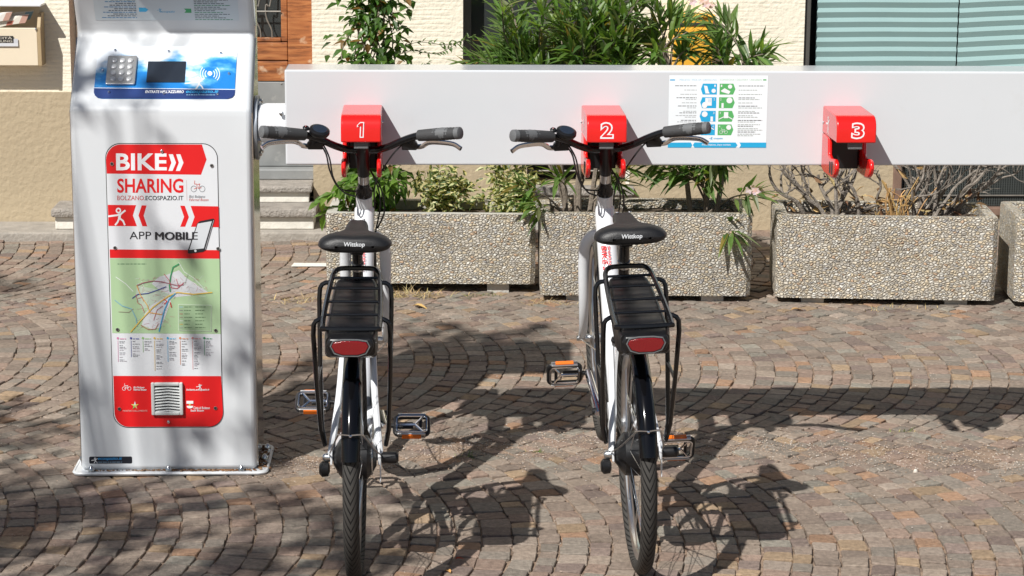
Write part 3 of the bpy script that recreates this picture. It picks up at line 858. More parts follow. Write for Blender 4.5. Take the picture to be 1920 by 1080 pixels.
def newspaper(xa, xb, y, za, zb, droop, label, k):
    m = MB(); n = 8; vs = []
    for side in (0, 1):
        for i in range(n + 1):
            t = i / n; x = xa + (xb - xa) * t; base = za + (zb - za) * t - droop * (1 - t) ** 2
            for j in range(3):
                vs.append((x + 0.01 * j, y - 0.02 * (1 - t) * (1 + side) + side * 0.010, base + 0.042 * j / 2 + 0.004 * side))
    row = lambda s, i, j: s * (n + 1) * 3 + i * 3 + j
    fs = []; cols = []
    for s in (0, 1):
        for i in range(n):
            for j in range(2):
                fs.append((row(s, i, j), row(s, i + 1, j), row(s, i + 1, j + 1), row(s, i, j + 1)))
                c = PAPC[k % 3]
                if s == 0 and (i + k) % 4 == 1 and j == 0: c = (0.42, 0.14, 0.10)
                if s == 0 and i == n - 1: c = PAPC[3] if k % 2 else (0.50, 0.30, 0.24)
                cols.append(c)
    for i in range(n):
        fs.append((row(0, i, 2), row(0, i + 1, 2), row(1, i + 1, 2), row(1, i, 2))); cols.append(PAPC[2])
    m.add(vs, fs); m.c = [(*c, 1) for c in cols]
    o = m.build('newspaper', MT['paper'], smooth=60, tint=True)
    tag(o, label, 'newspaper', 'newspapers in the leaflet box')
newspaper(-2.34, -2.02, 11.63, 1.075, 1.10, 0.03, 'folded newspaper with blue back page at the rear of the leaflet box', 1)
newspaper(-2.30, -2.04, 11.605, 1.068, 1.085, 0.05, 'newspaper with red headlines in the front of the leaflet box', 0)
newspaper(-2.36, -2.12, 11.585, 1.085, 1.10, 0.06, 'curled pale newspaper on top of the others in the leaflet box', 2)

yb = empty('post_box', (1.40, 11.70, 0.80))
tag(yb, 'small yellow post box on the wall behind the oleander', 'post box')
def ypart(m, name, mat, par=None, **k):
    m.v = [(x - 1.40, y - 11.70, z - 0.80) for x, y, z in m.v]
    return m.build(name, mat, par or yb, **k)
m = MB(); m.bar(1.296, 1.500, 11.585, 11.699, 0.80, 1.125); body = ypart(m, 'body', MT['yellow'], smooth=0, bevel=0.008)
m = MB(); m.bar(1.288, 1.508, 11.570, 11.699, 1.127, 1.142); ypart(m, 'lid', MT['yellow'], smooth=0, bevel=0.005)
m = MB(); m.bar(1.318, 1.478, 11.579, 11.586, 1.085, 1.100); ypart(m, 'slot', MT['dark_edge'], body, smooth=0)
m = MB(); m.bar(1.315, 1.481, 11.580, 11.586, 0.83, 1.07); ypart(m, 'flap', MT['yellow'], body, smooth=0, bevel=0.003)

# ------------------------------------------------------------------ planters
def planter(name_label, xl, yl, xr, yr, z0, ht, dep, tone, seed, group='pebble concrete planters along the house'):
    """(xl,yl)-(xr,yr): front bottom edge"""
    yl -= 0.065; yr -= 0.065; L = math.hypot(xr - xl, yr - yl); an = math.atan2(yr - yl, xr - xl)
    root = empty('planter', mat=Matrix.Translation((xl, yl, 0)) @ Matrix.Rotation(an, 4, 'Z'))
    tag(root, name_label, 'planter', group)
    t = 0.048; c = 0.022
    def outline(x0, y0, x1, y1, c):
        return [(x0 + c, y0), (x1 - c, y0), (x1, y0 + c), (x1, y1 - c), (x1 - c, y1), (x0 + c, y1), (x0, y1 - c), (x0, y0 + c)]
    m = MB()
    O = outline(0, 0, L, dep, c); I = outline(t, t, L - t, dep - t, c * 0.6)
    rn = random.Random(seed)
    lev = [z0 + 0.012, z0 + ht * 0.3, z0 + ht * 0.65, z0 + ht - 0.010, z0 + ht]
    vs = []
    for k, z in enumerate(lev):
        for (x, y) in O:
            sc = 0.994 if k in (0, 4) else 1.0
            vs.append((L / 2 + (x - L / 2) * sc, dep / 2 + (y - dep / 2) * sc, z))
    nO = len(vs)
    for (x, y) in I: vs.append((x, y, z0 + ht))
    for (x, y) in I: vs.append((x, y, z0 + ht * 0.5))
    fs = [tuple(range(8))[::-1]]
    for k in range(4):
        for i in range(8):
            j = (i + 1) % 8
            fs.append((k * 8 + i, k * 8 + j, k * 8 + 8 + j, k * 8 + 8 + i))
    m.add(vs, fs, 0)
    b = len(m.v)
    fr = []
    for i in range(8):
        j = (i + 1) % 8
        fr.append((32 + i, 32 + j, nO + j, nO + i)); fr.append((nO + i, nO + j, nO + 8 + j, nO + 8 + i))
    for f in fr: m.f.append(f); m.m.append(1 if seed == 1 else 0); m.c.append(m.tint)
    m.build('shell', [mat_pebbles('pebbles_%d' % seed, PAL, tone=tone, seed=seed * 3.3), MT['concrete']], root, smooth=30)
    m = MB()
    nx, ny = 14, 5
    vs = []
    for jj in range(ny + 1):
        for ii in range(nx + 1):
            x = t + (L - 2 * t) * ii / nx; y = t + (dep - 2 * t) * jj / ny
            vs.append((x, y, z0 + ht - 0.045 + 0.018 * noise.noise(Vector((x * 9 + seed, y * 9, 0)))))
    m.add(vs, [(jj * (nx + 1) + ii, jj * (nx + 1) + ii + 1, (jj + 1) * (nx + 1) + ii + 1, (jj + 1) * (nx + 1) + ii) for jj in range(ny) for ii in range(nx)])
    m.build('soil', MT['soil'], root, smooth=60)
    for fx in (0.12, L - 0.22):
        m = MB(); m.bar(fx, fx + 0.10, 0.03, dep - 0.03, -0.01, z0 + 0.011); m.build('foot', MT['concrete'], root, smooth=0)
    return root
pl1 = planter('pebble concrete planter with the climber and two variegated shrubs', -0.447, 10.115, 0.508, 10.075, 0.030, 0.335, 0.42, 1.0, 1)
pl2 = planter('pebble concrete planter holding the tall oleanders', 0.520, 9.89, 1.468, 9.865, 0.018, 0.385, 0.44, 0.95, 2)
pl3 = planter('pebble concrete planter full of bare dead shrubs', 1.575, 9.845, 2.552, 9.765, 0.016, 0.385, 0.44, 1.05, 3)
pl4 = planter('pebble concrete planter cut off by the right edge of the picture', 2.628, 9.745, 3.58, 9.68, 0.016, 0.395, 0.44, 1.08, 4)
# ------------------------------------------------------------------ plants
def leaf(mb, p, d, up, ln, wd, tint, tint2=None, fold=0.25, droop=0.15, nseg=3):
    """one pointed leaf of two folded halves; tint2 colours the rim"""
    d = Vector(d).normalized(); up = Vector(up)
    s = d.cross(up)
    if s.length < 1e-4: s = d.orthogonal()
    s.normalize(); n = s.cross(d).normalized()
    p = Vector(p)
    prof = {2: (0.0, 1.0), 3: (0.12, 1.0, 0.62), 4: (0.10, 0.85, 1.0, 0.6)}[nseg]
    mid = []; lft = []; rgt = []
    for i in range(nseg + 1):
        t = i / nseg
        c = p + d * (ln * t) - n * (droop * ln * t * t)
        w = (prof[i] if i < nseg else 0.0) * wd * 0.5
        mid.append(c); lft.append(c - s * w + n * (w * fold)); rgt.append(c + s * w + n * (w * fold))
    vs = mid + lft[:-1] + rgt[:-1]
    m1 = nseg + 1
    b = len(mb.v); mb.v.extend(tuple(v) for v in vs)
    def f(ids, col):
        mb.f.append(tuple(b + q for q in ids)); mb.m.append(0); mb.c.append((*col, 1))
    for i in range(nseg - 1):
        col = tint2 if (tint2 and i % 2 == 1) else tint
        f((i, i + 1, m1 + i + 1, m1 + i), tint); f((i, m1 + nseg + i, m1 + nseg + i + 1, i + 1), tint2 or tint)
    i = nseg - 1
    f((i, nseg, m1 + i), tint2 or tint); f((i, m1 + nseg + i, nseg), tint2 or tint)

def jit(c, rn, k=0.25):
    q = 1 + rn.uniform(-k, k)
    return (c[0] * q * rn.uniform(0.9, 1.1), c[1] * q, c[2] * q * rn.uniform(0.85, 1.15))

def rdir(rn, zmin=-0.3):
    while True:
        v = Vector((rn.uniform(-1, 1), rn.uniform(-1, 1), rn.uniform(zmin, 1)))
        if 0.05 < v.length < 1: return v.normalized()

def plant_root(name, loc, label, cat, group=None):
    r = empty(name, loc); tag(r, label, cat, group); return r

# climber on stakes
def climber():
    rn = random.Random(31); root = plant_root('climbing_plant', (-0.25, 10.30, 0.32), 'leafy green climber on thin stakes at the left end of the planters', 'plant', )
    st = MB(); lf = MB()
    for k in range(11):
        x = rn.uniform(-0.06, 0.08); y = rn.uniform(-0.05, 0.05)
        pts = [(x, y, 0.0)]
        for i in range(1, 14):
            pts.append((x + 0.05 * math.sin(i * 0.8 + k * 2) + rn.uniform(-.015, .015) - 0.02, y + 0.05 * math.cos(i * 0.7 + k) , 0.11 * i))
        sp = spline(pts, 4); st.tube(sp, [0.005 - 0.003 * i / len(sp) for i in range(len(sp))], 5)
        for q in sp:
            dens = 3
            for _ in range(dens):
                if rn.random() < 0.12: continue
                d = Vector((rn.gauss(0, 1), rn.gauss(-0.5, 0.8), rn.gauss(-0.35, 0.5)))
                off = Vector((rn.gauss(0.01, 0.055), rn.gauss(-0.03, 0.05), rn.gauss(0, 0.03)))
                c = rn.choice([(0.055, 0.125, 0.020), (0.085, 0.18, 0.030), (0.040, 0.090, 0.018), (0.11, 0.20, 0.035), (0.20, 0.11, 0.03)] if rn.random() < 0.5 else [(0.055, 0.125, 0.020), (0.085, 0.18, 0.030)])
                leaf(lf, q + off, d, (0, -0.4, 1), rn.uniform(0.045, 0.075), rn.uniform(0.024, 0.036), jit(c, rn), fold=0.4, droop=0.25)
    # side sprays over the planter
    for k in range(12):
        a = rn.uniform(-1, 0.75)
        p0 = Vector((rn.uniform(-0.1, 0.05), rn.uniform(-0.1, 0.02), rn.uniform(0.03, 0.12)))
        p1 = p0 + Vector((a * 0.13, rn.uniform(-0.16, 0.0), rn.uniform(0.0, 0.14)))
        p2 = p1 + Vector((a * 0.09, -0.03, rn.uniform(-0.08, 0.03)))
        sp = spline([p0, (p0 + p1) / 2 + Vector((0, 0, 0.05)), p1, p2], 4); st.tube(sp, 0.0022, 4)
        for q in sp[2:]:
            for _ in range(2):
                d = Vector((rn.gauss(a * 0.5, 0.7), rn.gauss(-0.5, 0.5), rn.gauss(-0.5, 0.5)))
                leaf(lf, q, d, (0, -0.5, 1), rn.uniform(0.050, 0.080), rn.uniform(0.024, 0.036), jit(rn.choice([(0.12, 0.22, 0.035), (0.16, 0.27, 0.05), (0.09, 0.17, 0.03)]), rn), fold=0.4, droop=0.25)
    # two thin sprays drifting right above the rail
    for zz, ln in ((0.70, 0.34), (0.62, 0.22), (0.74, 0.42)):
        p0 = Vector((0.05, -0.02, zz)); sp = spline([p0, p0 + Vector((ln * .4, -.02, .06)), p0 + Vector((ln * .75, -.03, .05)), p0 + Vector((ln, -.04, .09))], 6)
        st.tube(sp, 0.0015, 4)
        for q in sp[3:]:
            for _ in range(2):
                leaf(lf, q, (rn.gauss(.4, .6), rn.gauss(-.4, .4), rn.gauss(0, .6)), (0, -0.5, 1), rn.uniform(.02, .035), .012, jit((0.09, 0.16, 0.05), rn), fold=.4)
    st.build('stem', MT['bark'], root)
    for x in (-0.055, 0.03):
        m = MB(); m.cyl((x, 0.06, -0.02), (x + 0.01, 0.06, 1.7), 0.005, 6); m.build('stake', MT['iron'], root)
    tag(lf.build('foliage', MT['leaf'], root, smooth=0, tint=True), kind='stuff')
climber()

# variegated shrubs
def variegated(x, y, rx, ht, n, label, seed):
    rn = random.Random(seed); root = plant_root('variegated_shrub', (x, y, 0.31), label, 'shrub', 'variegated shrubs')
    st = MB(); lf = MB()
    tips = []
    for k in range(26):
        a = rn.uniform(0, 6.28); u = rn.random() ** 0.6
        tip = Vector((math.cos(a) * rx * u, math.sin(a) * min(rx, 0.16) * u, ht * (0.35 + 0.65 * math.sqrt(max(0, 1 - u * u))) * rn.uniform(0.8, 1.05)))
        if rn.random() < 0.35: tip.z *= 0.5
        sp = spline([Vector((tip.x * 0.1, tip.y * 0.1, 0)), Vector((tip.x * 0.4, tip.y * 0.4, tip.z * 0.5)), tip], 5)
        st.tube(sp, [0.0045 - 0.003 * i / len(sp) for i in range(len(sp))], 5); tips.append(sp)
    for _ in range(n):
        sp = rn.choice(tips); q = sp[min(len(sp) - 1, int(rn.triangular(3, len(sp), len(sp))))]
        q = q + Vector((rn.gauss(0, .025), rn.gauss(0, .025), rn.gauss(0, .022)))
        d = Vector((q.x * 2 + rn.gauss(0, .7), q.y * 2 - 0.3 + rn.gauss(0, .7), rn.gauss(.25, .5)))
        g = jit((0.075, 0.115, 0.030), rn); w = jit((0.58, 0.55, 0.30), rn, 0.15)
        a, b = (g, w) if rn.random() < 0.75 else (w, g)
        leaf(lf, q, d, (rn.gauss(0, .3), -0.6, 0.8), rn.uniform(.032, .050), rn.uniform(.017, .024), a, b, fold=0.3)
    st.build('stem', MT['bark'], root)
    tag(lf.build('foliage', MT['leaf'], root, smooth=0, tint=True), kind='stuff')
variegated(0.085, 10.30, 0.15, 0.235, 620, 'variegated cream and green shrub standing in the middle of its planter', 41)
variegated(0.385, 10.24, 0.155, 0.255, 760, 'denser variegated shrub spilling over the right end of its planter', 42)

# oleanders
OLE = [(0.105, 0.190, 0.045), (0.130, 0.225, 0.055), (0.080, 0.150, 0.040), (0.165, 0.25, 0.07), (0.17, 0.21, 0.10)]
def oleander(x, y, label, seed, shoots, stems, ht0=0.37, flowers=()):
    """shoots: list of (tip x, tip y, tip z) in world space; leaves in whorls up each shoot"""
    rn = random.Random(seed); root = plant_root('oleander', (x, y, ht0 - 0.02), label, 'shrub', 'oleanders'); B = Vector((x, y, ht0 - 0.02))
    st = MB(); lf = MB(); fl = MB()
    bases = []
    for (dx, dy, lean) in stems:
        top = Vector((dx * 2.2 + lean, dy, 0.55 + rn.uniform(-.05, .1)))
        sp = spline([Vector((dx, dy, 0)), Vector((dx * 1.4 + lean * 0.4, dy, 0.28)), top], 5)
        st.tube(sp, [0.013 - 0.005 * i / len(sp) for i in range(len(sp))], 7); bases.append(sp)
    for (tx, ty, tz, leafy) in shoots:
        tip = Vector((tx, ty, tz)) - B
        sp0 = min(bases, key=lambda s: (s[-1] - tip).length)
        cand = [q for q in sp0 if q.z < max(0.04, tip.z - 0.10)] or sp0[:1]
        p0 = cand[-1] if rn.random() < 0.6 else rn.choice(cand)
        mid = (p0 + tip) / 2 + Vector((rn.gauss(0, .03), rn.gauss(0, .03), 0.03))
        sp = spline([p0, mid, tip], 7)
        st.tube(sp, [0.006 - 0.0038 * i / len(sp) for i in range(len(sp))], 5)
        m = len(sp); s0 = int(m * (1 - leafy))
        for i in range(s0, m):
            ax = (sp[min(i + 1, m - 1)] - sp[max(i - 1, 0)]).normalized()
            nl = 3 if i < m - 1 else 5
            ph = rn.uniform(0, 6.28)
            a = ax.orthogonal().normalized(); b = ax.cross(a)
            for k in range(nl):
                t = ph + k * 6.283 / nl
                out = a * math.cos(t) + b * math.sin(t)
                open_ = 0.9 if i < m - 1 else 0.45
                d = ax * rn.uniform(0.5, 1.1) + out * open_ * rn.uniform(0.6, 1.2)
                c = rn.choice(OLE) if rn.random() > 0.05 else (0.22, 0.17, 0.04)
                leaf(lf, sp[i] + Vector((rn.gauss(0, .006), rn.gauss(0, .006), rn.gauss(0, .012))), d, out * 0.3 + Vector((0, -0.2, 1)), rn.uniform(.10, .165), rn.uniform(.018, .027), jit(c, rn), fold=0.35, droop=rn.uniform(.02, .30), nseg=4)
    for (fx, fy, fz, s) in flowers:
        c = Vector((fx, fy, fz)) - B
        for k in range(9):
            cc = c + Vector((rn.gauss(0, s), rn.gauss(0, s * .6), rn.gauss(0, s * .6)))
            for q in range(5):
                t = q * 1.2566
                leaf(fl, cc, (math.cos(t), -0.35, math.sin(t)), (0, -1, 0), 0.022, 0.018, jit((0.80, 0.62, 0.64), rn, 0.1), fold=0.1, nseg=3)
    st.build('stem', MT['bark'], root)
    tag(lf.build('foliage', MT['leaf'], root, smooth=0, tint=True), kind='stuff')
    if flowers: tag(fl.build('blossom', MT['petal'], root, smooth=0, tint=True), kind='stuff')
rn = random.Random(77)
sh = []
for _ in range(50):
    sh.append((rn.uniform(0.34, 0.97) , rn.uniform(9.92, 10.30), rn.uniform(0.98, 1.36), 0.55))
for _ in range(16):
    sh.append((rn.uniform(0.22, 0.50), rn.uniform(9.95, 10.2), rn.uniform(0.90, 1.10), 0.5))
sh += [(0.44, 9.9, 0.50, 0.35), (0.50, 9.86, 0.43, 0.30), (0.88, 9.95, 0.52, 0.45), (0.93, 9.88, 0.62, 0.35), (0.60, 9.9, 0.55, 0.25), (0.83, 10.0, 0.58, 0.3)]
oleander(0.71, 10.08, 'tall bushy oleander with bare grey stems between the two docked bicycles', 51, sh,
         [(-0.06, 0.0, -0.02), (0.0, 0.03, 0.0), (0.045, -0.02, 0.05), (-0.02, 0.06, 0.1), (0.07, 0.04, 0.12)])
sh = []
for _ in range(20):
    sh.append((rn.uniform(1.02, 1.42), rn.uniform(9.80, 10.2), rn.uniform(0.50, 0.80), 0.5))
for _ in range(17):
    sh.append((rn.uniform(1.02, 1.38), rn.uniform(9.9, 10.25), rn.uniform(1.02, 1.30), 0.35))
sh.append((1.475, 9.85, 0.49, 0.4))
sh.append((1.375, 9.80, 0.33, 0.22))
for _ in range(4):
    sh.append((rn.uniform(1.38, 1.55), rn.uniform(9.95, 10.1), rn.uniform(1.0, 1.16), 0.35))
oleander(1.27, 10.06, 'oleander with pale pink blossom hanging over the right end of its planter', 52, sh,
         [(-0.05, 0.0, -0.05), (0.02, 0.03, 0.03), (0.06, -0.03, 0.05)], flowers=((1.475, 9.84, 0.495, 0.016), (1.235, 9.95, 1.335, 0.03)))

# bare dead shrubs
def dead_shrub(x, y, label, seed, nmain, spread, lean, ht, base_r=0.014):
    rn = random.Random(seed); root = plant_root('dead_shrub', (x, y, 0.355), label, 'shrub', 'bare dead shrubs')
    st = MB()
    def branch(p, d, ln, r, depth):
        n = 6; pts = [p.copy()]; cur = p.copy(); dd = d.copy()
        for i in range(n):
            dd = (dd + Vector((rn.gauss(0, .22), rn.gauss(0, .16), rn.gauss(0.02, .20)))).normalized()
            cur = cur + dd * (ln / n); pts.append(cur.copy())
        sp = spline(pts, 3); m = len(sp)
        st.tube(sp, [r * (1 - 0.5 * i / m) for i in range(m)], 6 if depth < 2 else 5)
        if depth < 3:
            for k in range(rn.choice((2, 3, 3)) if depth < 2 else rn.choice((1, 2))):
                q = sp[rn.randrange(m // 3, m)]
                nd = (dd + Vector((rn.gauss(0, .75), rn.gauss(-.1, .5), rn.gauss(.25, .45)))).normalized()
                branch(q, nd, ln * rn.uniform(.4, .72), r * rn.uniform(.45, .65), depth + 1)
    for k in range(nmain):
        a = (k + .5) / nmain * 2 - 1
        p = Vector((a * 0.10 + rn.gauss(0, .02), rn.uniform(-.08, .10), -0.01))
        d = Vector((a * spread + lean + rn.gauss(0, .15), rn.gauss(-.1, .2), 1)).normalized()
        branch(p, d, ht * rn.uniform(.6, 1.1), base_r * rn.uniform(.6, 1.05), 0)
    st.build('branches', MT['bark_grey'], root)
    dl = MB()
    for _ in range(60):
        p = Vector((rn.uniform(-.25, .25), rn.uniform(-.12, .12), rn.uniform(-0.02, 0.10) if rn.random() < .85 else rn.uniform(.1, .3)))
        leaf(dl, p, rdir(rn), rdir(rn), rn.uniform(.03, .07), rn.uniform(.012, .022), jit(rn.choice([(0.30, 0.19, 0.08), (0.42, 0.30, 0.13), (0.18, 0.10, 0.05)]), rn), fold=.6, droop=.4)
    tag(dl.build('withered_leaves', MT['straw'], root, smooth=0, tint=True), kind='stuff')
dead_shrub(1.86, 10.02, 'gnarled bare shrub in the left half of its planter, below the clamp numbered 3', 61, 8, 1.0, 0.0, 0.30)
dead_shrub(2.30, 10.03, 'dense fan of bare branches in the right half of its planter', 62, 15, 0.75, 0.22, 0.36, 0.012)
# dry orange stalks
root = plant_root('dry_stalks', (2.13, 9.90, 0.345), 'tuft of dry straw coloured stalks at the front rim of the planter with dead shrubs', 'plant')
m = MB(); rn = random.Random(9)
for k in range(24):
    m.tint = (*jit((0.46, 0.28, 0.11), rn), 1)
    p = Vector((rn.gauss(0, .025), rn.gauss(0, .02), 0)); d = Vector((rn.gauss(0, .45), rn.gauss(-.1, .3), 1)).normalized()
    m.tube(spline([p, p + d * .10 + Vector((0, 0, .01)), p + d * rn.uniform(.12, .22) + Vector((rn.gauss(0, .04), 0, 0))], 3), rn.uniform(.0015, .004), 4)
for k in range(14):
    m.tint = (*jit((0.40, 0.26, 0.12), rn), 1)
    p = Vector((rn.gauss(0, .03), -0.09, 0.03)); m.tube([p, p + Vector((rn.gauss(0, .02), -.04, -.03)), p + Vector((rn.gauss(0, .04), -.05, -rn.uniform(.05, .13)))], .0015, 4)
tag(m.build('stalk', MT['straw'], root, tint=True), kind='stuff')
# green sprig at the far right
oleander(3.02, 9.98, 'green oleander sprigs rising from the planter at the right edge', 53, [(2.98 + 0.05 * k, 9.95, 0.62 + 0.05 * (k % 4), 0.6) for k in range(8)], [(0, 0, 0), (0.06, 0.02, 0.05)])
# leaf litter, dry grass by the planters
def tuft(x, y, n, h, spread, label, green=False, seed=0):
    rn = random.Random(seed); m = MB()
    for k in range(n):
        a, b = rn.gauss(0, spread), rn.gauss(0, spread * .35)
        c = jit((0.50, 0.38, 0.18), rn, .3) if not green or rn.random() < .25 else jit((0.12, 0.20, 0.04), rn, .3)
        p = Vector((a, b, -0.006)); d = Vector((rn.gauss(0, .9), rn.gauss(-.2, .7), rn.uniform(.25, 1))).normalized()
        leaf(m, p, d, (0, 0, 1), h * rn.uniform(.5, 1.2), 0.003, c, fold=.1, droop=.5, nseg=3)
    o = m.build('grass_tuft', MT['straw'], smooth=0, tint=True); o.location = (x, y, 0)
    tag(o, label, 'grass', 'dry grass in front of the planters', kind='stuff')
tuft(-0.10, 9.97, 520, 0.060, 0.105, 'dry yellow grass at the foot of the first planter', seed=1)
tuft(0.24, 9.96, 120, 0.045, 0.06, 'thin dry grass between the bicycles before the planters', True, 2)
tuft(0.56, 9.80, 130, 0.05, 0.07, 'sparse straw beside the second bicycle', seed=3)
tuft(-0.56, 9.85, 260, 0.045, 0.10, 'flattened dry grass left of the first planter', seed=4)
tuft(-0.20, 10.0, 50, 0.045, 0.025, 'green weed at the foot of the first planter', True, 5)
tuft(2.10, 9.66, 160, 0.035, 0.14, 'dry litter at the foot of the planter with dead shrubs', seed=6)
tuft(1.70, 7.62, 40, 0.03, 0.02, 'small green weed between the sunlit cobbles on the right', True, 7)
tuft(0.38, 7.38, 36, 0.028, 0.02, 'small green weed between the bicycles', True, 8)
tuft(0.13, 7.32, 36, 0.028, 0.022, 'small green weed in the shadow of the saddle', True, 9)
def fallen(x, y, ln, col, a, label):
    m = MB(); rn = random.Random(int(x * 100 + y * 10)); leaf(m, (0, 0, 0.006), (math.cos(a), math.sin(a), 0.25), (0, 0, 1), ln, ln * .38, col, fold=.6, droop=.4, nseg=4)
    o = m.build('fallen_leaf', MT['straw'], smooth=0, tint=True); o.location = (x, y, 0)
    s = o.modifiers.new('t', 'SOLIDIFY'); s.thickness = 0.0006
    tag(o, label, 'leaf', 'fallen leaves on the cobbles')
fallen(-0.05, 9.72, 0.075, (0.50, 0.33, 0.12), -0.5, 'curled yellow leaf before the first planter')
fallen(0.09, 6.22, 0.028, (0.45, 0.06, 0.02), 0.4, 'small red leaf right of the first rear wheel')
fallen(0.075, 6.10, 0.035, (0.55, 0.30, 0.10), 2.0, 'small tan leaf near the bottom edge')
fallen(1.62, 9.62, 0.06, (0.40, 0.24, 0.10), 0.2, 'dry brown leaf before the planter with dead shrubs')
m = MB(); rn = random.Random(4)
m.ball((0, 0, 0.006), 0.010, 8, sc=(.8, .7, 1)); o = m.build('pebble', M('pebble', (0.62, 0.57, 0.50), 0.8), smooth=60); o.location = (1.629, 7.095, 0)
tag(o, 'pale pebble lying on the sunlit cobbles', 'stone')
# worn road marking near the first planter
m = MB(); m.add([(-0.64, 10.62, 0.0065), (-0.40, 10.62, 0.0065), (-0.40, 10.70, 0.0065), (-0.63, 10.71, 0.0065)], [(0, 1, 2, 3)])
o = m.build('road_marking', MT['white_road_paint'], smooth=0); tag(o, 'worn white paint bar on the cobbles by the first planter', 'marking', kind='structure')
# ------------------------------------------------------------------ kiosk
KX0, KX1 = -1.125, -0.551
kio = empty('kiosk', (-0.838, 7.13, 0.0))
tag(kio, 'tall white bike sharing kiosk with red map panel and blue keypad console', 'kiosk')
def ksh(m): m.v = [(x + 0.838, y - 7.13, z) for x, y, z in m.v]
def kpart(m, name, mat, par=None, **k):
    ksh(m); return m.build(name, mat, par or kio, **k)
def arc2(cx, cy, r, a0, a1, n=6): return [(cx + r * math.cos(R(a0 + (a1 - a0) * i / n)), cy + r * math.sin(R(a0 + (a1 - a0) * i / n))) for i in range(n + 1)]
prof = [(7.13, 0.012), (7.13, 1.180)]
prof += [(p.x, p.y) for p in spline([(7.13, 1.185, 0), (7.133, 1.205, 0), (7.150, 1.228, 0)], 5)]
prof += [(7.318, 1.396)]
prof += [(p.x, p.y) for p in spline([(7.322, 1.400, 0), (7.334, 1.416, 0), (7.338, 1.432, 0), (7.328, 1.455, 0)], 5)]
prof += [(7.105, 1.815), (6.935, 1.925), (6.932, 1.960), (7.42, 2.02), (7.42, 0.012)]  # visor above the view is added, shaped with the lean to shade the face
m = MB(); m.prism(prof, lambda a, b, d: (d, a, b), KX0, KX1)
body = kpart(m, 'body', MT['kiosk_white'], smooth=30, bevel=0.016, seg=4, angle=50)
for s, x in ((-1, KX0), (1, KX1)):
    m = MB(); m.prism([(7.158, 0.02), (7.158, 1.19), (7.36, 1.41), (7.36, 1.45), (7.14, 1.82), (7.14, 1.93), (7.41, 1.98), (7.41, 0.02)], lambda a, b, d: (d, a, b), x, x + s * 0.004)
    kpart(m, 'side_panel', MT['steel_side'], smooth=0)
m = MB(); m.prism(rrect(-1.150, 7.098, -0.515, 7.432, 0.03), lambda a, b, d: (a, b, d), 0.002, 0.012)
pl = kpart(m, 'base_plate', MT['kiosk_white'], smooth=30, bevel=0.003)
m = MB()
P = [(x, y, 0.0095) for x, y in rrect(-1.148, 7.100, -0.517, 7.430, 0.03)]
m.tube(P, 0.0055, 6, closed=True); kpart(m, 'rim', MT['kiosk_white'], pl)
for x, y in ((-1.09, 7.115), (-0.838, 7.115), (-0.60, 7.115), (-0.532, 7.25), (-0.532, 7.38), (-1.137, 7.25), (-1.137, 7.38)):
    m = MB(); m.lathe([(0.011, 0.012), (0.011, 0.022), (0.007, 0.028), (0.004, 0.032)], (x, y, 0), n=10); kpart(m, 'bolt', MT['steel'], pl)
# rust and dirt caught behind the rim
m = MB(); rn = random.Random(3)
for _ in range(700):
    if rn.random() < .6: x, y = rn.triangular(-1.12, -0.53, -0.62), 7.128 - abs(rn.gauss(0, .007))
    else: x, y = -0.549 + abs(rn.gauss(0, .014)), rn.uniform(7.13, 7.42)
    grain(m, x, y, 0.013, rn.uniform(.0015, .0055), rn.choice([(0.16, 0.075, 0.035), (0.24, 0.13, 0.07), (0.10, 0.06, 0.04), (0.34, 0.22, 0.13)]), rn)
tag(kpart(m, 'debris', MT['grit'], pl, smooth=0, tint=True), kind='stuff')

# --- map panel
PW, PH = 0.353, 0.933
f_front = lambda a, b, d: (a, d, b)
m = MB(); m.prism(rrect(-1.0155, 1.0955, -1.0115 + PW, 1.0905 - PH, 0.048, 8), f_front, 7.1305, 7.1285); gro = kpart(m, 'panel_groove_shade', MT['dark_edge'], smooth=0)  # dark backing plate, paints the shade of the groove around the panel
m = MB(); m.prism(rrect(-1.013, 1.093, -1.013 + PW, 1.093 - PH, 0.047, 8), f_front, 7.1302, 7.1265); pan = kpart(m, 'map_panel', MT['white_paint'], smooth=0)
pr = Print((-1.013, 7.1265, 1.093), (1, 0, 0), (0, 0, 1), (0, -1, 0), 0.0003)
def pxm(x, y):
    left = 198 + (y - 270) * 10 / 530.0
    return ((x - left) / 216.0 * PW, -(y - 270) / 530.0 * PH)
pr.fn = pxm
RED = (0.70, 0.012, 0.014); WHT = (0.82, 0.83, 0.85); DRK = (0.02, 0.02, 0.025); GRY = (0.25, 0.26, 0.28)
def T(t, x0, yt, x1, yb, col, l=2, bold=0.0, shear=0.0): pr.text(t, x0, yb, x1, yt, col, l, bold, shear)
c0 = rrect(198.6, 270.6, 414, 330, 28.5, 8)[:9]
pr.poly(c0 + [(385, 270.6), (394, 298), (383, 326), (199.6, 324)], RED, 0)
T('BIKE', 218, 287, 316.5, 318, WHT, 2, 0.026)
for x in (320.5, 335): pr.poly([(x, 288.5), (x + 8, 288.5), (x + 14, 304), (x + 7, 319), (x - 1, 319), (x + 5, 304)], WHT, 2)
T('SHARING', 219.5, 333, 348.5, 359.5, RED, 2, 0.022)
T('BOLZANO.', 219.5, 364.5, 273.5, 373, (0.55, 0.06, 0.06), 2); T('ECOSPAZIO.IT', 274.5, 364.8, 348.5, 373, DRK, 2, 0.012)
pr.line([(354.5, 336), (355.3, 373)], 0.6, (0.6, 0.35, 0.35), 2)
bike_logo(pr, 377, 352, -15.0, GRY, 2, (0.60, 0.10, 0.08))
T('Bici Bolzano', 359.5, 363.5, 391, 368.5, GRY, 2, 0.01, 0.2); T('Fahrrad Bozen', 359.5, 369.5, 397.5, 374.5, (0.55, 0.14, 0.12), 2, 0.0, 0.2)
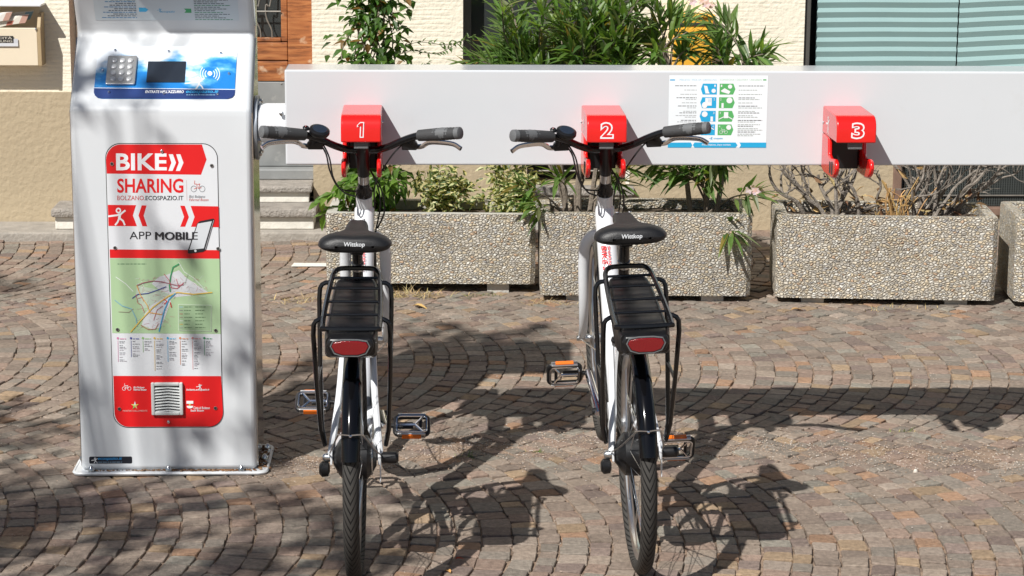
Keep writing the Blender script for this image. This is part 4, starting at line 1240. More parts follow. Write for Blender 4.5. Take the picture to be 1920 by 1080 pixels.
pr.poly([(200.8, 381.5), (256, 382), (249.5, 401), (257.3, 421), (201.8, 420.5)], RED, 0)
pr.poly([(267, 382.4), (276.5, 382.6), (270.5, 401.5), (277.5, 421.2), (268, 421), (260.5, 401)], RED, 0)
pr.poly([(342, 383), (351, 383.2), (359, 404), (351.5, 422), (342, 422), (349.5, 403.5)], RED, 0)
pr.poly([(362.5, 383.4), (416.9, 384.3), (417.9, 423), (363, 422), (370, 404)], RED, 0)
runner(pr, 222.5, 402, -33, WHT, 2)
T('APP', 242.5, 431, 285, 445, DRK, 2, 0.0); [T('MOBILE', 293 + d_, 431.5, 375.4 + d_, 446, DRK, 6) for d_ in (-.5, 0, .5, 1.0)]
pr.poly([(375, 416), (380.5, 411.5), (407, 406.5), (409, 408.5), (392, 465), (386, 468.5), (358.5, 472), (356.5, 470), (357.5, 463.5)], DRK, 3)
pr.poly([(376.5, 416.0), (404.0, 411.5), (388, 462), (359.5, 465)], (0.62, 0.65, 0.68), 4); pr.disc(371.5, 466.6, 2.4, WHT, 5)
pr.line([(407.5, 410), (391, 464)], 0.8, (0.55, 0.55, 0.58), 5)
pr.poly([(203.4, 464), (418.3, 465.5), (418.7, 481.5), (203.8, 480)], RED, 0)
# map
G0 = (0.40, 0.56, 0.33)
pr.poly([(203.9, 480.6), (418.7, 482), (420.7, 623), (206.6, 621)], G0, 0)
z2 = lambda pts: [(180 + x / 2.769, 250 + y / 2.769) for x, y in pts]
pr.greek(218.5, 490.5, 275, 1.6, (0.12, 0.22, 0.12), 1, 1)
CITY = (0.62, 0.64, 0.66)
pr.poly(z2([(330, 735), (385, 720), (440, 700), (480, 740), (560, 790), (600, 815), (520, 830), (420, 840), (330, 800), (290, 770)]), CITY, 1)
pr.poly(z2([(210, 780), (330, 800), (420, 840), (300, 890), (240, 900), (205, 830)]), (0.50, 0.60, 0.48), 1)
pr.poly(z2([(290, 880), (380, 830), (395, 860), (345, 990), (300, 1012), (235, 985), (250, 930)]), CITY, 1)
rn = random.Random(12)
for _ in range(260):
    x, y = rn.uniform(215, 590), rn.uniform(725, 1000)
    if y > 840 and not 230 < x < 390: continue
    a = rn.uniform(0, 3.14); l_ = rn.uniform(8, 34)
    pr.line(z2([(x, y), (x + l_ * math.cos(a), y + l_ * .6 * math.sin(a))]), 0.5, rn.choice([(0.72, 0.74, 0.74), (0.42, 0.45, 0.46), (0.55, 0.32, 0.32), (0.45, 0.18, 0.20)]), 2)
def mapline(pts, w, col, l=3): pr.line(z2(pts), w, col, l)
mapline([(97, 735), (150, 770), (190, 810)], 1.0, WHT, 2); mapline([(440, 660), (470, 710), (520, 740), (570, 790)], 0.8, WHT, 2); mapline([(520, 765), (560, 800), (580, 790)], 0.7, WHT, 2)
mapline([(90, 855), (130, 885), (180, 900), (205, 950), (210, 990)], 1.6, (0.20, 0.42, 0.52), 3)
mapline([(110, 915), (165, 918), (190, 900)], 0.9, (0.35, 0.28, 0.22), 3)
mapline([(440, 668), (408, 685), (395, 730), (388, 780), (392, 810)], 2.4, (0.05, 0.30, 0.12), 4)
mapline([(210, 780), (245, 765), (300, 755), (350, 760), (430, 780), (465, 775)], 1.5, (0.34, 0.10, 0.14), 4)
mapline([(185, 845), (215, 825), (270, 820), (330, 800), (370, 785)], 1.5, (0.05, 0.08, 0.30), 4)
mapline([(210, 780), (230, 830), (265, 880), (280, 920), (345, 930)], 1.5, (0.70, 0.38, 0.08), 4)
mapline([(175, 1020), (230, 960), (300, 890), (380, 835), (430, 815), (520, 825), (620, 815)], 2.0, (0.72, 0.50, 0.10), 5)
mapline([(330, 1018), (345, 960), (360, 905), (385, 850), (420, 820)], 2.0, (0.05, 0.35, 0.62), 5)
mapline([(205, 825), (215, 870), (235, 880), (250, 920)], 1.0, (0.50, 0.16, 0.14), 4); mapline([(215, 845), (240, 840), (245, 860)], 0.9, (0.50, 0.16, 0.14), 4)
mapline([(300, 960), (320, 905), (350, 885)], 1.0, (0.50, 0.12, 0.12), 4); mapline([(230, 985), (270, 1008), (310, 1005), (325, 980)], 1.3, (0.42, 0.18, 0.12), 4)
mapline([(360, 720), (385, 750), (400, 790)], 1.2, (0.50, 0.10, 0.12), 4); mapline([(395, 790), (430, 795), (465, 765)], 1.2, (0.50, 0.10, 0.12), 4); mapline([(425, 745), (440, 790)], 1.0, (0.50, 0.10, 0.12), 4)
mapline([(358, 850), (375, 862), (358, 875)], 1.3, RED, 6); mapline([(392, 868), (398, 892)], 2.0, (0.55, 0.05, 0.05), 6)
mapline([(490, 720), (470, 775)], 0.6, (0.2, 0.3, 0.2), 4)
pr.poly(z2([(436, 877), (616, 882), (614, 1018), (436, 1012)]), (0.33, 0.47, 0.28), 3)
pr.line(z2([(436, 877), (616, 882), (614, 1018), (436, 1012), (436, 877)]), 0.7, (0.70, 0.78, 0.66), 4)
for k in range(7):
    y = 889 + k * 18
    for xa, xb in ((468, 512), (528, 585)):
        p0 = z2([(xa, y), (xb - (k * 7) % 20, y)]); pr.greek(p0[0][0], p0[0][1], p0[1][0], 1.3, (0.09, 0.15, 0.08), 5, k * 2 + xa)
    p0 = z2([(443, y + 2), (460, y + 2)]); pr.line(p0, 1.2, [(0.3, 0.5, 0.6), (0.2, 0.2, 0.2), (0.4, 0.1, 0.1), (0.3, 0.25, 0.2), (0.6, 0.62, 0.6), (0.6, 0.4, 0.1), (0.3, 0.3, 0.3)][k], 5)
# line index
cols = [(216.5, (0.60, 0.22, 0.38), 675), (242.5, (0.08, 0.10, 0.35), 666), (266, (0.28, 0.50, 0.18), 657), (289, (0.72, 0.48, 0.10), 692), (315, (0.06, 0.42, 0.70), 675), (339.5, (0.66, 0.28, 0.14), 681), (364, (0.66, 0.30, 0.30), 690), (387.5, (0.04, 0.28, 0.12), 663)]
for k, (x, c, yb) in enumerate(cols):
    pr.disc(x + 1, 630.5, 2.3, c, 2); pr.greek(x + 5, 631, x + 17, 1.5, c, 2, k)
    pr.line([(x + 1, 635), (x + 1.4, yb)], 0.8, c, 2)
    y = 636
    while y < yb:
        pr.greek(x + 4, y, x + rn.uniform(9, 19), 1.2, GRY if rn.random() < .6 else (0.42, 0.40, 0.44), 2, int(y * 7) + k)
        y += rn.choice((2.6, 3.2, 5.0))
# red foot
pr.poly([(207.6, 702)] + [(421.4, 703)] + rrect(209.2, 700, 425.0, 799.6, 28, 8)[18:27] + rrect(209.2, 700, 425.0, 799.6, 28, 8)[27:36], RED, 0)
bike_logo(pr, 234, 726, -9.5, WHT, 2); T('Bici Bolzano', 247.5, 722, 269, 725.8, WHT, 2, .02, .2); T('Fahrrad Bozen', 247.5, 726.5, 273, 730, WHT, 2, .02, .2)
runner(pr, 379, 723, -11, WHT, 2); T('bolzano.ecospazio.it', 352.5, 726.5, 398, 731.5, WHT, 2, .015, .2)
STAR = [(0.70, 0.74, 0.80), (0.75, 0.55, 0.10), (0.75, 0.45, 0.20), (0.25, 0.50, 0.12), (0.60, 0.66, 0.20)]
for k in range(5):
    a = R(-90 + 72 * k); x, y = 250, 758.5; l_ = 8.2
    pr.poly([(x, y), (x + 3 * math.cos(a - .63), y + 3 * math.sin(a - .63)), (x + l_ * math.cos(a), y + l_ * math.sin(a)), (x + 3 * math.cos(a + .63), y + 3 * math.sin(a + .63))], STAR[k], 2)
T("MINISTERO DELL'AMBIENTE", 226, 767, 274.5, 770.2, (0.70, 0.45, 0.42), 2)
pr.rect(352.5, 750, 366, 755.5, WHT, 2); pr.poly([(352.8, 759.5), (366, 759.5), (364.5, 763), (361, 764.3), (357.5, 764.3), (354, 763)], WHT, 2); pr.disc(359, 757.4, 1.9, (0.75, 0.50, 0.05), 3)
T('Città di Bolzano', 366.5, 761, 399, 766, WHT, 2, .01); T('Stadt Bozen', 360.5, 766.5, 387, 770.5, WHT, 2, .01)
ksh(pr.bake()); pr.build('printed_graphic', pan)
for x, y in ((307, 282.5), (316.5, 790)):
    a, b = pxm(x, y); m = MB(); m.ball((-1.013 + a, 7.1245, 1.093 + b), 0.0058, 10, sc=(1, .8, 1)); kpart(m, 'screw', MT['chrome'], pan)
for x, y in ((210, 306), (404, 309), (214, 461), (416, 462.5), (217, 614), (411, 616), (219, 765), (410, 764)):
    a, b = pxm(x, y); m = MB(); m.lathe([(0.0042, 0), (0.0042, 0.0015)], (-1.013 + a, 7.1252, 1.093 + b), (0, -1, 0), 10); kpart(m, 'hole', MT['dark_edge'], pan)
    m = MB(); m.tube([(-1.013 + a + .0052 * math.cos(t * .5236), 7.1245, 1.093 + b + .0052 * math.sin(t * .5236)) for t in range(12)], 0.0011, 5, closed=True); kpart(m, 'hole_ring', MT['alu'], pan)
# vent grille
a0, b0 = pxm(282.5, 714); a1, b1 = pxm(346.5, 776)
vx0, vx1, vz1, vz0 = -1.013 + a0, -1.013 + a1, 1.093 + b0, 1.093 + b1
m = MB(); w = 0.011
m.bar(vx0, vx0 + w, 7.114, 7.1262, vz0, vz1); m.bar(vx1 - w, vx1, 7.114, 7.1262, vz0, vz1)
m.bar(vx0 + w, vx1 - w, 7.114, 7.1262, vz1 - w, vz1); m.bar(vx0 + w, vx1 - w, 7.114, 7.1262, vz0, vz0 + w)
vent = kpart(m, 'vent_grille', MT['grey_plastic'], smooth=0, bevel=0.003)
m = MB(); m.bar(vx0 + w, vx1 - w, 7.1245, 7.1260, vz0 + w, vz1 - w); kpart(m, 'backing', MT['dark_edge'], vent, smooth=0)
n = 9; hh = (vz1 - vz0 - 2 * w) / n; xm = (vx0 + vx1) / 2 + 0.003
for k in range(n):
    z = vz0 + w + k * hh
    vs = []
    for x, dz in ((vx0 + w, 0), (xm, 0.004), (vx1 - w, 0)):
        vs += [(x, 7.1155, z + dz + 0.0006 - .002), (x, 7.1225, z + dz + hh * .56 - .002), (x, 7.1235, z + dz + hh * .42 - .002), (x, 7.1165, z + dz - .0022)]
    fs = []
    for i in (0, 4):
        for q in range(4): fs.append((i + q, i + (q + 1) % 4, i + 4 + (q + 1) % 4, i + 4 + q))
    m = MB(); m.add(vs, fs); kpart(m, 'slat', MT['grey_plastic'], vent, smooth=0)

# --- blue console
CV = Vector((0, 0.7071, 0.7071)); CN = Vector((0, -0.7071, 0.7071)); CO = Vector((-1.052, 7.1555, 1.2335))
def con(u, v, d): return CO + Vector((u, 0, 0)) + CV * v + CN * d
CW, CH = 0.448, 0.216
m = MB(); m.prism(rrect(0, 0, CW, CH, 0.030, 6), lambda a, b, d: con(a, b, d), -0.002, 0.0025)
cp = kpart(m, 'console_panel', MT['sky_print'], smooth=0)
pr = Print(con(0, 0, 0.0025), (1, 0, 0), CV, CN, 0.0003)
def cpx(x, y):
    lf = 176 + (186 - y) * 8 / 98.0
    return ((x - lf) / 261.0 * CW, (188 - y) / 103.0 * CH)
pr.fn = cpx
NAV = (0.010, 0.035, 0.16)
pr.poly([(177.3, 168.5), (438.6, 171)] + [(437.5, 180), (433, 185.5), (425, 188), (420, 188)] + [(192, 187.8), (184, 186.5), (179, 182), (177, 176)], NAV, 0)
pr.line([(177.5, 167.6), (438.8, 170)], 1.0, WHT, 1)
runner(pr, 371, 157, -25, WHT, 3)
for r_ in (9, 13.5, 18): 
    for a in (0, 180): pr.ring(392.5, 140, r_, 1.5, (0.70, 0.78, 0.70), 3, a - 42, a + 42, 10)
pr.disc(392.5, 139, 4.4, WHT, 3)
pr.line([(346, 158.5), (362, 157.5)], 2.2, WHT, 3)
T("ENTRATE NELL'AZZURRO", 272, 172.0, 343.5, 177.5, WHT, 3, .02, .2); T('ecospazio.it', 347.5, 171.0, 408, 179.5, (0.05, 0.42, 0.80), 3, .015, .25)
pr.greek(348, 180.2, 402, 1.2, (0.3, 0.5, 0.7), 3, 4)
ksh(pr.bake()); pr.build('printed_graphic', cp)
def cxy(x, y): return cpx(x, y)
u0, v0 = cxy(198.5, 163); u1, v1 = cxy(258, 107)
m = MB(); m.prism(rrect(u0, v0, u1, v1, 0.006, 4), lambda a, b, d: con(a, b, d), 0.002, 0.011); kp = kpart(m, 'keypad', MT['key_metal'], smooth=0, bevel=0.002)
for r_ in range(4):
    for c_ in range(3):
        uu = u0 + (u1 - u0) * (0.24 + 0.27 * c_); vv = v0 + (v1 - v0) * (0.17 + 0.215 * r_)
        m = MB(); m.lathe([(0.0088, 0), (0.0088, 0.002), (0.007, 0.0034), (0.002, 0.0036)], con(uu, vv, 0.0112), CN, 14); k_ = kpart(m, 'key', MT['key_pale'], kp)
u0, v0 = cxy(274, 157); u1, v1 = cxy(348.5, 116)
m = MB(); m.prism(rrect(u0, v0, u1, v1, 0.002, 2), lambda a, b, d: con(a, b, d), 0.002, 0.0045); kpart(m, 'screen', MT['screen'], cp, smooth=0)
for x, y in ((216, 94), (316, 96), (414, 99), (193, 134), (428, 139.5), (205, 176), (306.5, 178.5), (406, 179.5)):
    u, v = cxy(x, y); m = MB(); m.ball(con(u, v, 0.0045), 0.0050, 8); kpart(m, 'screw', MT['chrome'], cp)

# --- instruction sheet on the leaning upper face
OV = Vector((0, 7.105 - 7.328, 1.815 - 1.455)).normalized(); ON = Vector((0, -OV.z, OV.y))
if ON.y > 0: ON = -ON
pr = Print((-1.06, 7.3185, 1.4703), (1, 0, 0), OV, ON, 0.0004)
pr.fn = lambda x, y: ((x - 177) * 0.00168, (40 - y) * 0.00168)
pr.rect(177, 40, 452, -180, (0.56, 0.62, 0.66), 0)
pr.poly([(262, 10), (275, 10), (280, 15), (275, 20), (262, 20)], (0.05, 0.40, 0.70), 1); pr.poly([(362, 12), (348, 12), (352, 17), (348, 22), (362, 22)], (0.05, 0.34, 0.12), 1)
runner(pr, 302, 16, -9, (0.05, 0.35, 0.62), 1); T('ecospazio', 302, 17, 330, 23, (0.05, 0.35, 0.62), 1, .01, .2)
for k in range(22):
    y = 33 - k * 4.2
    pr.greek(190 + (k * 11) % 30, y, 257, 1.6, (0.06, 0.08, 0.12) if k % 3 else (0.05, 0.22, 0.45), 1, k)
    pr.greek(368, y + 4, 440 - (k * 13) % 34, 1.6, (0.06, 0.09, 0.10) if k % 4 else (0.05, 0.25, 0.12), 1, k + 50)
ksh(pr.bake()); pr.build('instruction_sheet', kio)
# --- small maker's sticker
pr = Print((-1.098, 7.1302, 0.035), (1, 0, 0), (0, 0, 1), (0, -1, 0), 0.0004)
pr.fn = lambda x, y: ((x - 164) / 560.0, (880 - y) / 560.0)
pr.poly(rrect(164, 880, 242.5, 866.5, 2.5, 3), (0.012, 0.014, 0.022), 0); runner(pr, 175, 873.5, -11, WHT, 1)
T('ecospazio.it', 180, 867.5, 224, 874.5, (0.04, 0.36, 0.80), 1, .0, .25); pr.greek(180, 876.5, 224, 1.3, (0.2, 0.3, 0.4), 1, 2)
ksh(pr.bake()); pr.build('sticker', kio)
# --- steel flange towards the rail
m = MB(); m.lathe([(0.105, 0.0), (0.105, 0.012)], (-0.545, 7.255, 1.130), (1, 0, 0), 40); fl = kpart(m, 'flange', MT['galv'], smooth=40, bevel=0.002)
for k in range(8):
    a = k * 0.785 + .39; m = MB(); m.lathe([(0.009, 0), (0.009, 0.007), (0.005, 0.010)], (-0.533, 7.255 + .088 * math.cos(a), 1.130 + .088 * math.sin(a)), (1, 0, 0), 6); kpart(m, 'bolt', MT['steel'], fl)

# ------------------------------------------------------------------ docking rail with three clamps
rail = empty('docking_rail', (0.0, 7.0, 0.0))
tag(rail, 'long white docking beam with three red numbered clamps', 'docking rail')
def rpart(m, name, mat, par=None, **k):
    m.v = [(x, y - 7.0, z) for x, y, z in m.v]; return m.build(name, mat, par or rail, **k)
m = MB(); m.bar(-0.434, 4.60, 7.0, 7.175, 1.045, 1.345); beam = rpart(m, 'beam', MT['white_gloss'], smooth=0, bevel=0.006, seg=3)
m = MB(); m.lathe([(0.062, 0), (0.062, 0.115)], (-0.533, 7.235, 1.150), (1, 0, 0), 28); rpart(m, 'bracket', MT['galv'], smooth=40)
m = MB(); m.lathe([(0.040, 0), (0.058, 0.008), (0.064, 0.022), (0.064, 0.088)], (-0.522, 7.09, 1.165), (1, 0, 0), 32); rpart(m, 'pipe', MT['white_paint'], smooth=40)
m = MB(); m.lathe([(0.008, 0), (0.008, 0.008), (0.004, 0.011)], (-0.446, 7.0265, 1.205), (0, -1, 0), 8); rpart(m, 'bolt', MT['steel'])
m = MB(); m.bar(4.40, 4.52, 7.177, 7.29, 0.0, 1.34); rpart(m, 'post', MT['white_gloss'], smooth=0, bevel=0.006)

# instruction poster on the beam
pr = Print((0.771, 6.9999, 1.102), (1, 0, 0), (0, 0, 1), (0, -1, 0), 0.0004)
pr.fn = lambda x, y: ((x - 1255) / 181.5 * 0.312, (277.5 - y) / 136.5 * 0.229)
BL = (0.02, 0.38, 0.68); GN = (0.10, 0.42, 0.13); PB = (0.80, 0.85, 0.88)
pr.rect(1255, 277.5, 1436.5, 141, PB, 0)
pr.rect(1256.5, 148.6, 1265.5, 151, BL, 1); pr.rect(1427.5, 148, 1433.5, 150.5, GN, 1)
T('PRELIEVO / PICK UP / ABHOLUNG', 1274, 147.8, 1342, 151.2, (0.35, 0.60, 0.75), 1); T('CONSEGNA / DELIVERY / ABGEBEN', 1348, 147.5, 1425, 151, (0.42, 0.62, 0.45), 1)
for k in range(4):
    y0 = 156.5 + k * 25.6; y1 = y0 + 20.6; xo = -k * 0.6
    pr.poly([(1317 + xo, y0), (1343 + xo, y0), (1343 + xo, y1), (1317 + xo, y1), (1313.5 + xo, (y0 + y1) / 2)], BL, 1)
    pr.poly([(1348 + xo, y0), (1373 + xo, y0), (1377 + xo, (y0 + y1) / 2), (1373 + xo, y1), (1348 + xo, y1)], GN, 1)
    T(str(k + 1), 1338 + xo, y0 + 2, 1340.5 + xo, y0 + 6, WHT, 2); T(str(k + 1), 1350 + xo, y0 + 2, 1352.5 + xo, y0 + 6, WHT, 2)
pr.poly([(1319, 160), (1325, 161), (1328, 172), (1330, 175), (1322, 175)], WHT, 2); pr.disc(1337, 170, 4, WHT, 2); pr.poly([(1350, 170), (1357, 165), (1368, 171), (1365, 176), (1352, 172)], WHT, 2); pr.disc(1367, 162, 4, WHT, 2)
pr.rect(1322, 183.5, 1334, 198, WHT, 2); pr.disc(1321, 197, 5, WHT, 2, 6); pr.disc(1366.5, 188, 5.5, WHT, 2); pr.rect(1352, 193, 1356, 202.5, WHT, 2)
for q in range(9): pr.rect(1327 + (q % 3) * 2.3, 185 + (q // 3) * 2.6, 1328 + (q % 3) * 2.3, 186 + (q // 3) * 2.6, BL, 3)
pr.disc(1321.5, 214, 5.4, WHT, 2); pr.rect(1332.5, 218.5, 1337, 228, WHT, 2); pr.rect(1357, 210, 1365, 221.5, WHT, 2); pr.line([(1348, 223.5), (1357, 219), (1365, 219), (1373, 223.5)], 1.6, WHT, 2)
pr.rect(1324, 236, 1331, 247, WHT, 2); pr.line([(1316, 244), (1324, 239), (1331, 238), (1339, 243)], 1.6, WHT, 2); bike_logo(pr, 1357, 248, -8, WHT, 2); pr.disc(1366.5, 239, 4.6, WHT, 2)
rows = [160, 168, 176, 182.5, 185.5, 192, 198, 201.5, 208, 211, 216, 219, 225, 228, 233, 236]
for k, y in enumerate(rows):
    pr.greek(1266 + (k * 17) % 24, y, 1306, 1.3, (0.12, 0.12, 0.13) if k % 3 == 0 else (0.40, 0.42, 0.43), 1, k)
for k, y in enumerate(rows + [240.5, 243.5, 247, 251, 254]):
    pr.greek(1383, y, 1430 - (k * 13) % 22, 1.3, (0.12, 0.12, 0.13) if k % 3 == 0 else (0.40, 0.44, 0.42), 1, k + 30)
runner(pr, 1335, 260, -6, BL, 1); T('ecospazio', 1339, 258.5, 1356, 262, BL, 1, .01)
pr.poly([(1254.8, 268), (1297, 267.6), (1300, 272.5), (1297.5, 277.3), (1254.8, 277.3)], BL, 1); pr.poly([(1304, 267.6), (1380, 267.6), (1383.5, 272.5), (1380, 277.3), (1304, 277.3), (1301, 272.5)], BL, 1); pr.poly([(1387, 267.6), (1436.5, 267.6), (1436.5, 277.3), (1387, 277.3), (1390, 272.5)], BL, 1)
T('Prima stazione, dopo scontata', 1318, 270, 1371, 274.5, WHT, 2, .01)
pr.bake(); pr.mb.v = [(x, y - 7.0, z) for x, y, z in pr.mb.v]; pr.build('instruction_poster', beam)

def clamp(xc, num, label, has_logo):
    hp = [(7.0, 1.152), (7.0, 1.236), (6.80, 1.233)] + [(6.79 + .04 * math.cos(R(a)), 1.193 + .04 * math.sin(R(a))) for a in (90, 112, 135, 158, 180)] + [(6.750, 1.152)]
    m = MB(); m.prism(hp, lambda a, b, d: (d, a, b), xc - .061, xc + .061)
    h = rpart(m, 'docking_clamp', MT['red'], smooth=35, bevel=0.004, seg=3, angle=60); h['label'] = label
    ph = [(7.0, 1.151), (7.0, 1.040), (6.955, 1.030), (6.83, 1.032), (6.795, 1.038), (6.768, 1.052), (6.757, 1.072), (6.764, 1.090), (6.784, 1.097), (6.850, 1.090), (6.885, 1.098), (6.895, 1.151)]
    for s in (-1, 1):
        m = MB(); m.prism(ph, lambda a, b, d: (d, a, b), xc + s * .047, xc + s * .061); rpart(m, 'prong', MT['red'], h, smooth=35, bevel=0.005, seg=3, angle=60)
        m = MB(); m.prism(rrect(6.80, 1.045, 6.822, 1.085, 0.004, 3), lambda a, b, d: (d, a, b), xc + s * .0605, xc + s * .0618); rpart(m, 'slot', MT['dark_edge'], h, smooth=0)
        m = MB(); m.prism(rrect(6.835, 1.045, 6.857, 1.080, 0.004, 3), lambda a, b, d: (d, a, b), xc + s * .0605, xc + s * .0618); rpart(m, 'slot', MT['dark_edge'], h, smooth=0)
        m = MB(); m.lathe([(0.005, 0), (0.004, 0.003)], (xc + s * .0612, 6.985, 1.185), (s, 0, 0), 8); rpart(m, 'bolt', MT['chrome'], h)
    m = MB(); m.bar(xc - .043, xc + .043, 6.925, 6.998, 1.046, 1.1515); rpart(m, 'lock_body', MT['black_plastic'], h, smooth=0, bevel=0.004)
    m = MB(); m.bar(xc - .022, xc + .022, 6.764, 6.776, 1.130, 1.1515); rpart(m, 'latch', MT['grip_grey'], h, smooth=0, bevel=0.003)
    p = Print((xc, 6.750, 1.190), (1, 0, 0), (0, 0, 1), (0, -1, 0), 0.0004)
    w = {'1': 0.011, '2': 0.0175, '3': 0.0175}[num]; hh = 0.0225; k = 0.0032; dx = {'1': -0.003, '2': 0.0, '3': 0.004}[num]
    if num == '1':
        for (g, col, l_) in ((0.0, WHT, 1), (0.0030, RED, 2)):
            p.poly([(-.012 + g, .0235 - .009 + g * .3), (-.002 + g * .4, .0245 - g), (.010 - g, .0245 - g), (.008 - g, -.0235 + g), (-.004 + g, -.0235 + g), (-.0025 + g, .012 - g * .6), (-.012 + g, .0085 + g * .9)], col, l_)
    else:
        p.text(num, dx - w - k, -hh - k, dx + w + k, hh + k, WHT, 1, 0.07); p.text(num, dx - w + k * .4, -hh + k * .5, dx + w - k * .4, hh - k * .5, RED, 2, 0.012)
    p.bake(); p.mb.v = [(x, y - 7.0, z) for x, y, z in p.mb.v]; p.build('numeral', h)
    if has_logo:
        q = Print((xc - .061, 6.90, 1.190), (0, -1, 0), (0, 0, 1), (-1, 0, 0), 0.0004); runner(q, 0, 0, 0.055, (0.85, 0.82, 0.82), 1)
        q.bake(); q.mb.v = [(x, y - 7.0, z) for x, y, z in q.mb.v]; q.build('emblem', h)
clamp(-0.190, '1', 'red clamp numbered 1 holding the left bicycle', False)
clamp(0.557, '2', 'red clamp numbered 2 holding the right bicycle', True)
clamp(1.3215, '3', 'empty red clamp numbered 3', True)
# ------------------------------------------------------------------ bicycles
WR = 0.345
def torus_mesh(name, Rm, ra, rb, nu, nv, mat):
    """tyre about the x axis with uv"""
    me = bpy.data.meshes.new(name); vs = []; fs = []; uvs = []
    for i in range(nu):
        a = 2 * math.pi * i / nu
        for j in range(nv):
            b = 2 * math.pi * j / nv
            rr = Rm + ra * math.cos(b)
            vs.append((rb * math.sin(b), rr * math.cos(a), rr * math.sin(a)))
    for i in range(nu):
        for j in range(nv):
            i2, j2 = (i + 1) % nu, (j + 1) % nv
            fs.append((i * nv + j, i2 * nv + j, i2 * nv + j2, i * nv + j2))
            v0 = ((j / nv + .5) % 1.0); uvs += [(i / nu, v0), ((i + 1) / nu, v0), ((i + 1) / nu, v0 + 1 / nv), (i / nu, v0 + 1 / nv)]
    me.from_pydata(vs, [], fs); me.materials.append(mat)
    me.polygons.foreach_set('use_smooth', [True] * len(fs))
    ul = me.uv_layers.new(name='uv')
    ul.data.foreach_set('uv', [q for u in uvs for q in u])
    return me
TYRE = torus_mesh('tyre', WR - 0.0225, 0.0225, 0.0225, 96, 16, MT['tyre'])
def rim_mesh():
    m = MB(); r0 = WR - 0.040
    m.lathe([(r0, -.012), (r0 - .004, -.011), (r0 - .020, -.007), (r0 - .024, 0), (r0 - .020, .007), (r0 - .004, .011), (r0, .012), (r0 + .004, .010), (r0 - .002, .004), (r0 - .002, -.004), (r0 + .004, -.010)], (0, 0, 0), (1, 0, 0), 72, closed=True)
    return m.mesh('rim', MT['alu'], 40)
RIM = rim_mesh()
SPK = []
for side in (-1, 1):
    m = MB(); m.tube([(side * .026, .028, 0.0), (side * .002, .075, WR - .062)], 0.0011, 4); SPK.append(m.mesh('spoke', MT['alu'], 40))
    m = MB(); m.tube([(side * .026, -.028, 0.0), (side * .002, -.075, WR - .062)], 0.0011, 4); SPK.append(m.mesh('spoke', MT['alu'], 40))

def child(name, me, par, mat=None):
    o = bpy.data.objects.new(name, me); COL.objects.link(o); o.parent = par
    if mat is not None: o.matrix_local = mat
    return o

def wheel(root, name, y, z, drum, steer=None, phase=0.0):
    w = child(name, RIM, root, Matrix.Translation((0, y, z)) @ (steer or Matrix.Identity(4)) @ Matrix.Rotation(phase, 4, 'X'))
    child('tyre', TYRE, w)
    m = MB()
    if drum:
        m.lathe([(0.020, -.062), (0.048, -.046), (0.062, -.034), (0.064, 0), (0.062, .034), (0.048, .046), (0.024, .060)], (0, 0, 0), (1, 0, 0), 32)
        m.build('hub', MT['black_plastic'], w)
    else:
        m.lathe([(0.012, -.050), (0.014, -.034), (0.030, -.028), (0.030, -.022), (0.016, -.018), (0.016, .018), (0.030, .022), (0.030, .028), (0.014, .034), (0.012, .050)], (0, 0, 0), (1, 0, 0), 20)
        m.build('hub', MT['alu'], w)
    for k in range(32):
        o = bpy.data.objects.new('spoke', SPK[k % 4]); COL.objects.link(o); o.parent = w
        o.rotation_euler = (2 * math.pi * (k + (0.5 if k % 4 in (1, 3) else 0)) / 32, 0, 0)
    m = MB(); a = R(200)
    m.tube([(0, (WR - .066) * math.cos(a), (WR - .066) * math.sin(a)), (0, (WR - .095) * math.cos(a), (WR - .095) * math.sin(a))], 0.0028, 6); m.build('valve', MT['black_plastic'], w)
    return w

def fender(root, name, yc, zc, r, a0, a1, hw, mat):
    m = MB(); n = 36; k = 8; vs = []
    for i in range(n + 1):
        a = R(a0 + (a1 - a0) * i / n)
        for layer in (0, 1):
            for j in range(k + 1):
                t = (j / k * 2 - 1); x = hw * math.sin(t * 1.15) / math.sin(1.15); rr = r - layer * .0018 - 0.020 * (1 - math.cos(t * 1.15)) / (1 - math.cos(1.15))
                vs.append((x, yc + rr * math.cos(a), zc + rr * math.sin(a)))
    row = 2 * (k + 1); fs = []
    for i in range(n):
        for layer in (0, 1):
            for j in range(k):
                q = i * row + layer * (k + 1) + j
                fs.append((q, q + 1, q + row + 1, q + row))
        for j in (0, k):
            q = i * row + j; fs.append((q, q + row, q + row + k + 1, q + k + 1))
    for i in (0, n):
        for j in range(k):
            q = i * row + j; fs.append((q, q + 1, q + k + 2, q + k + 1))
    m.add(vs, fs); return m.build(name, mat, root, smooth=45)

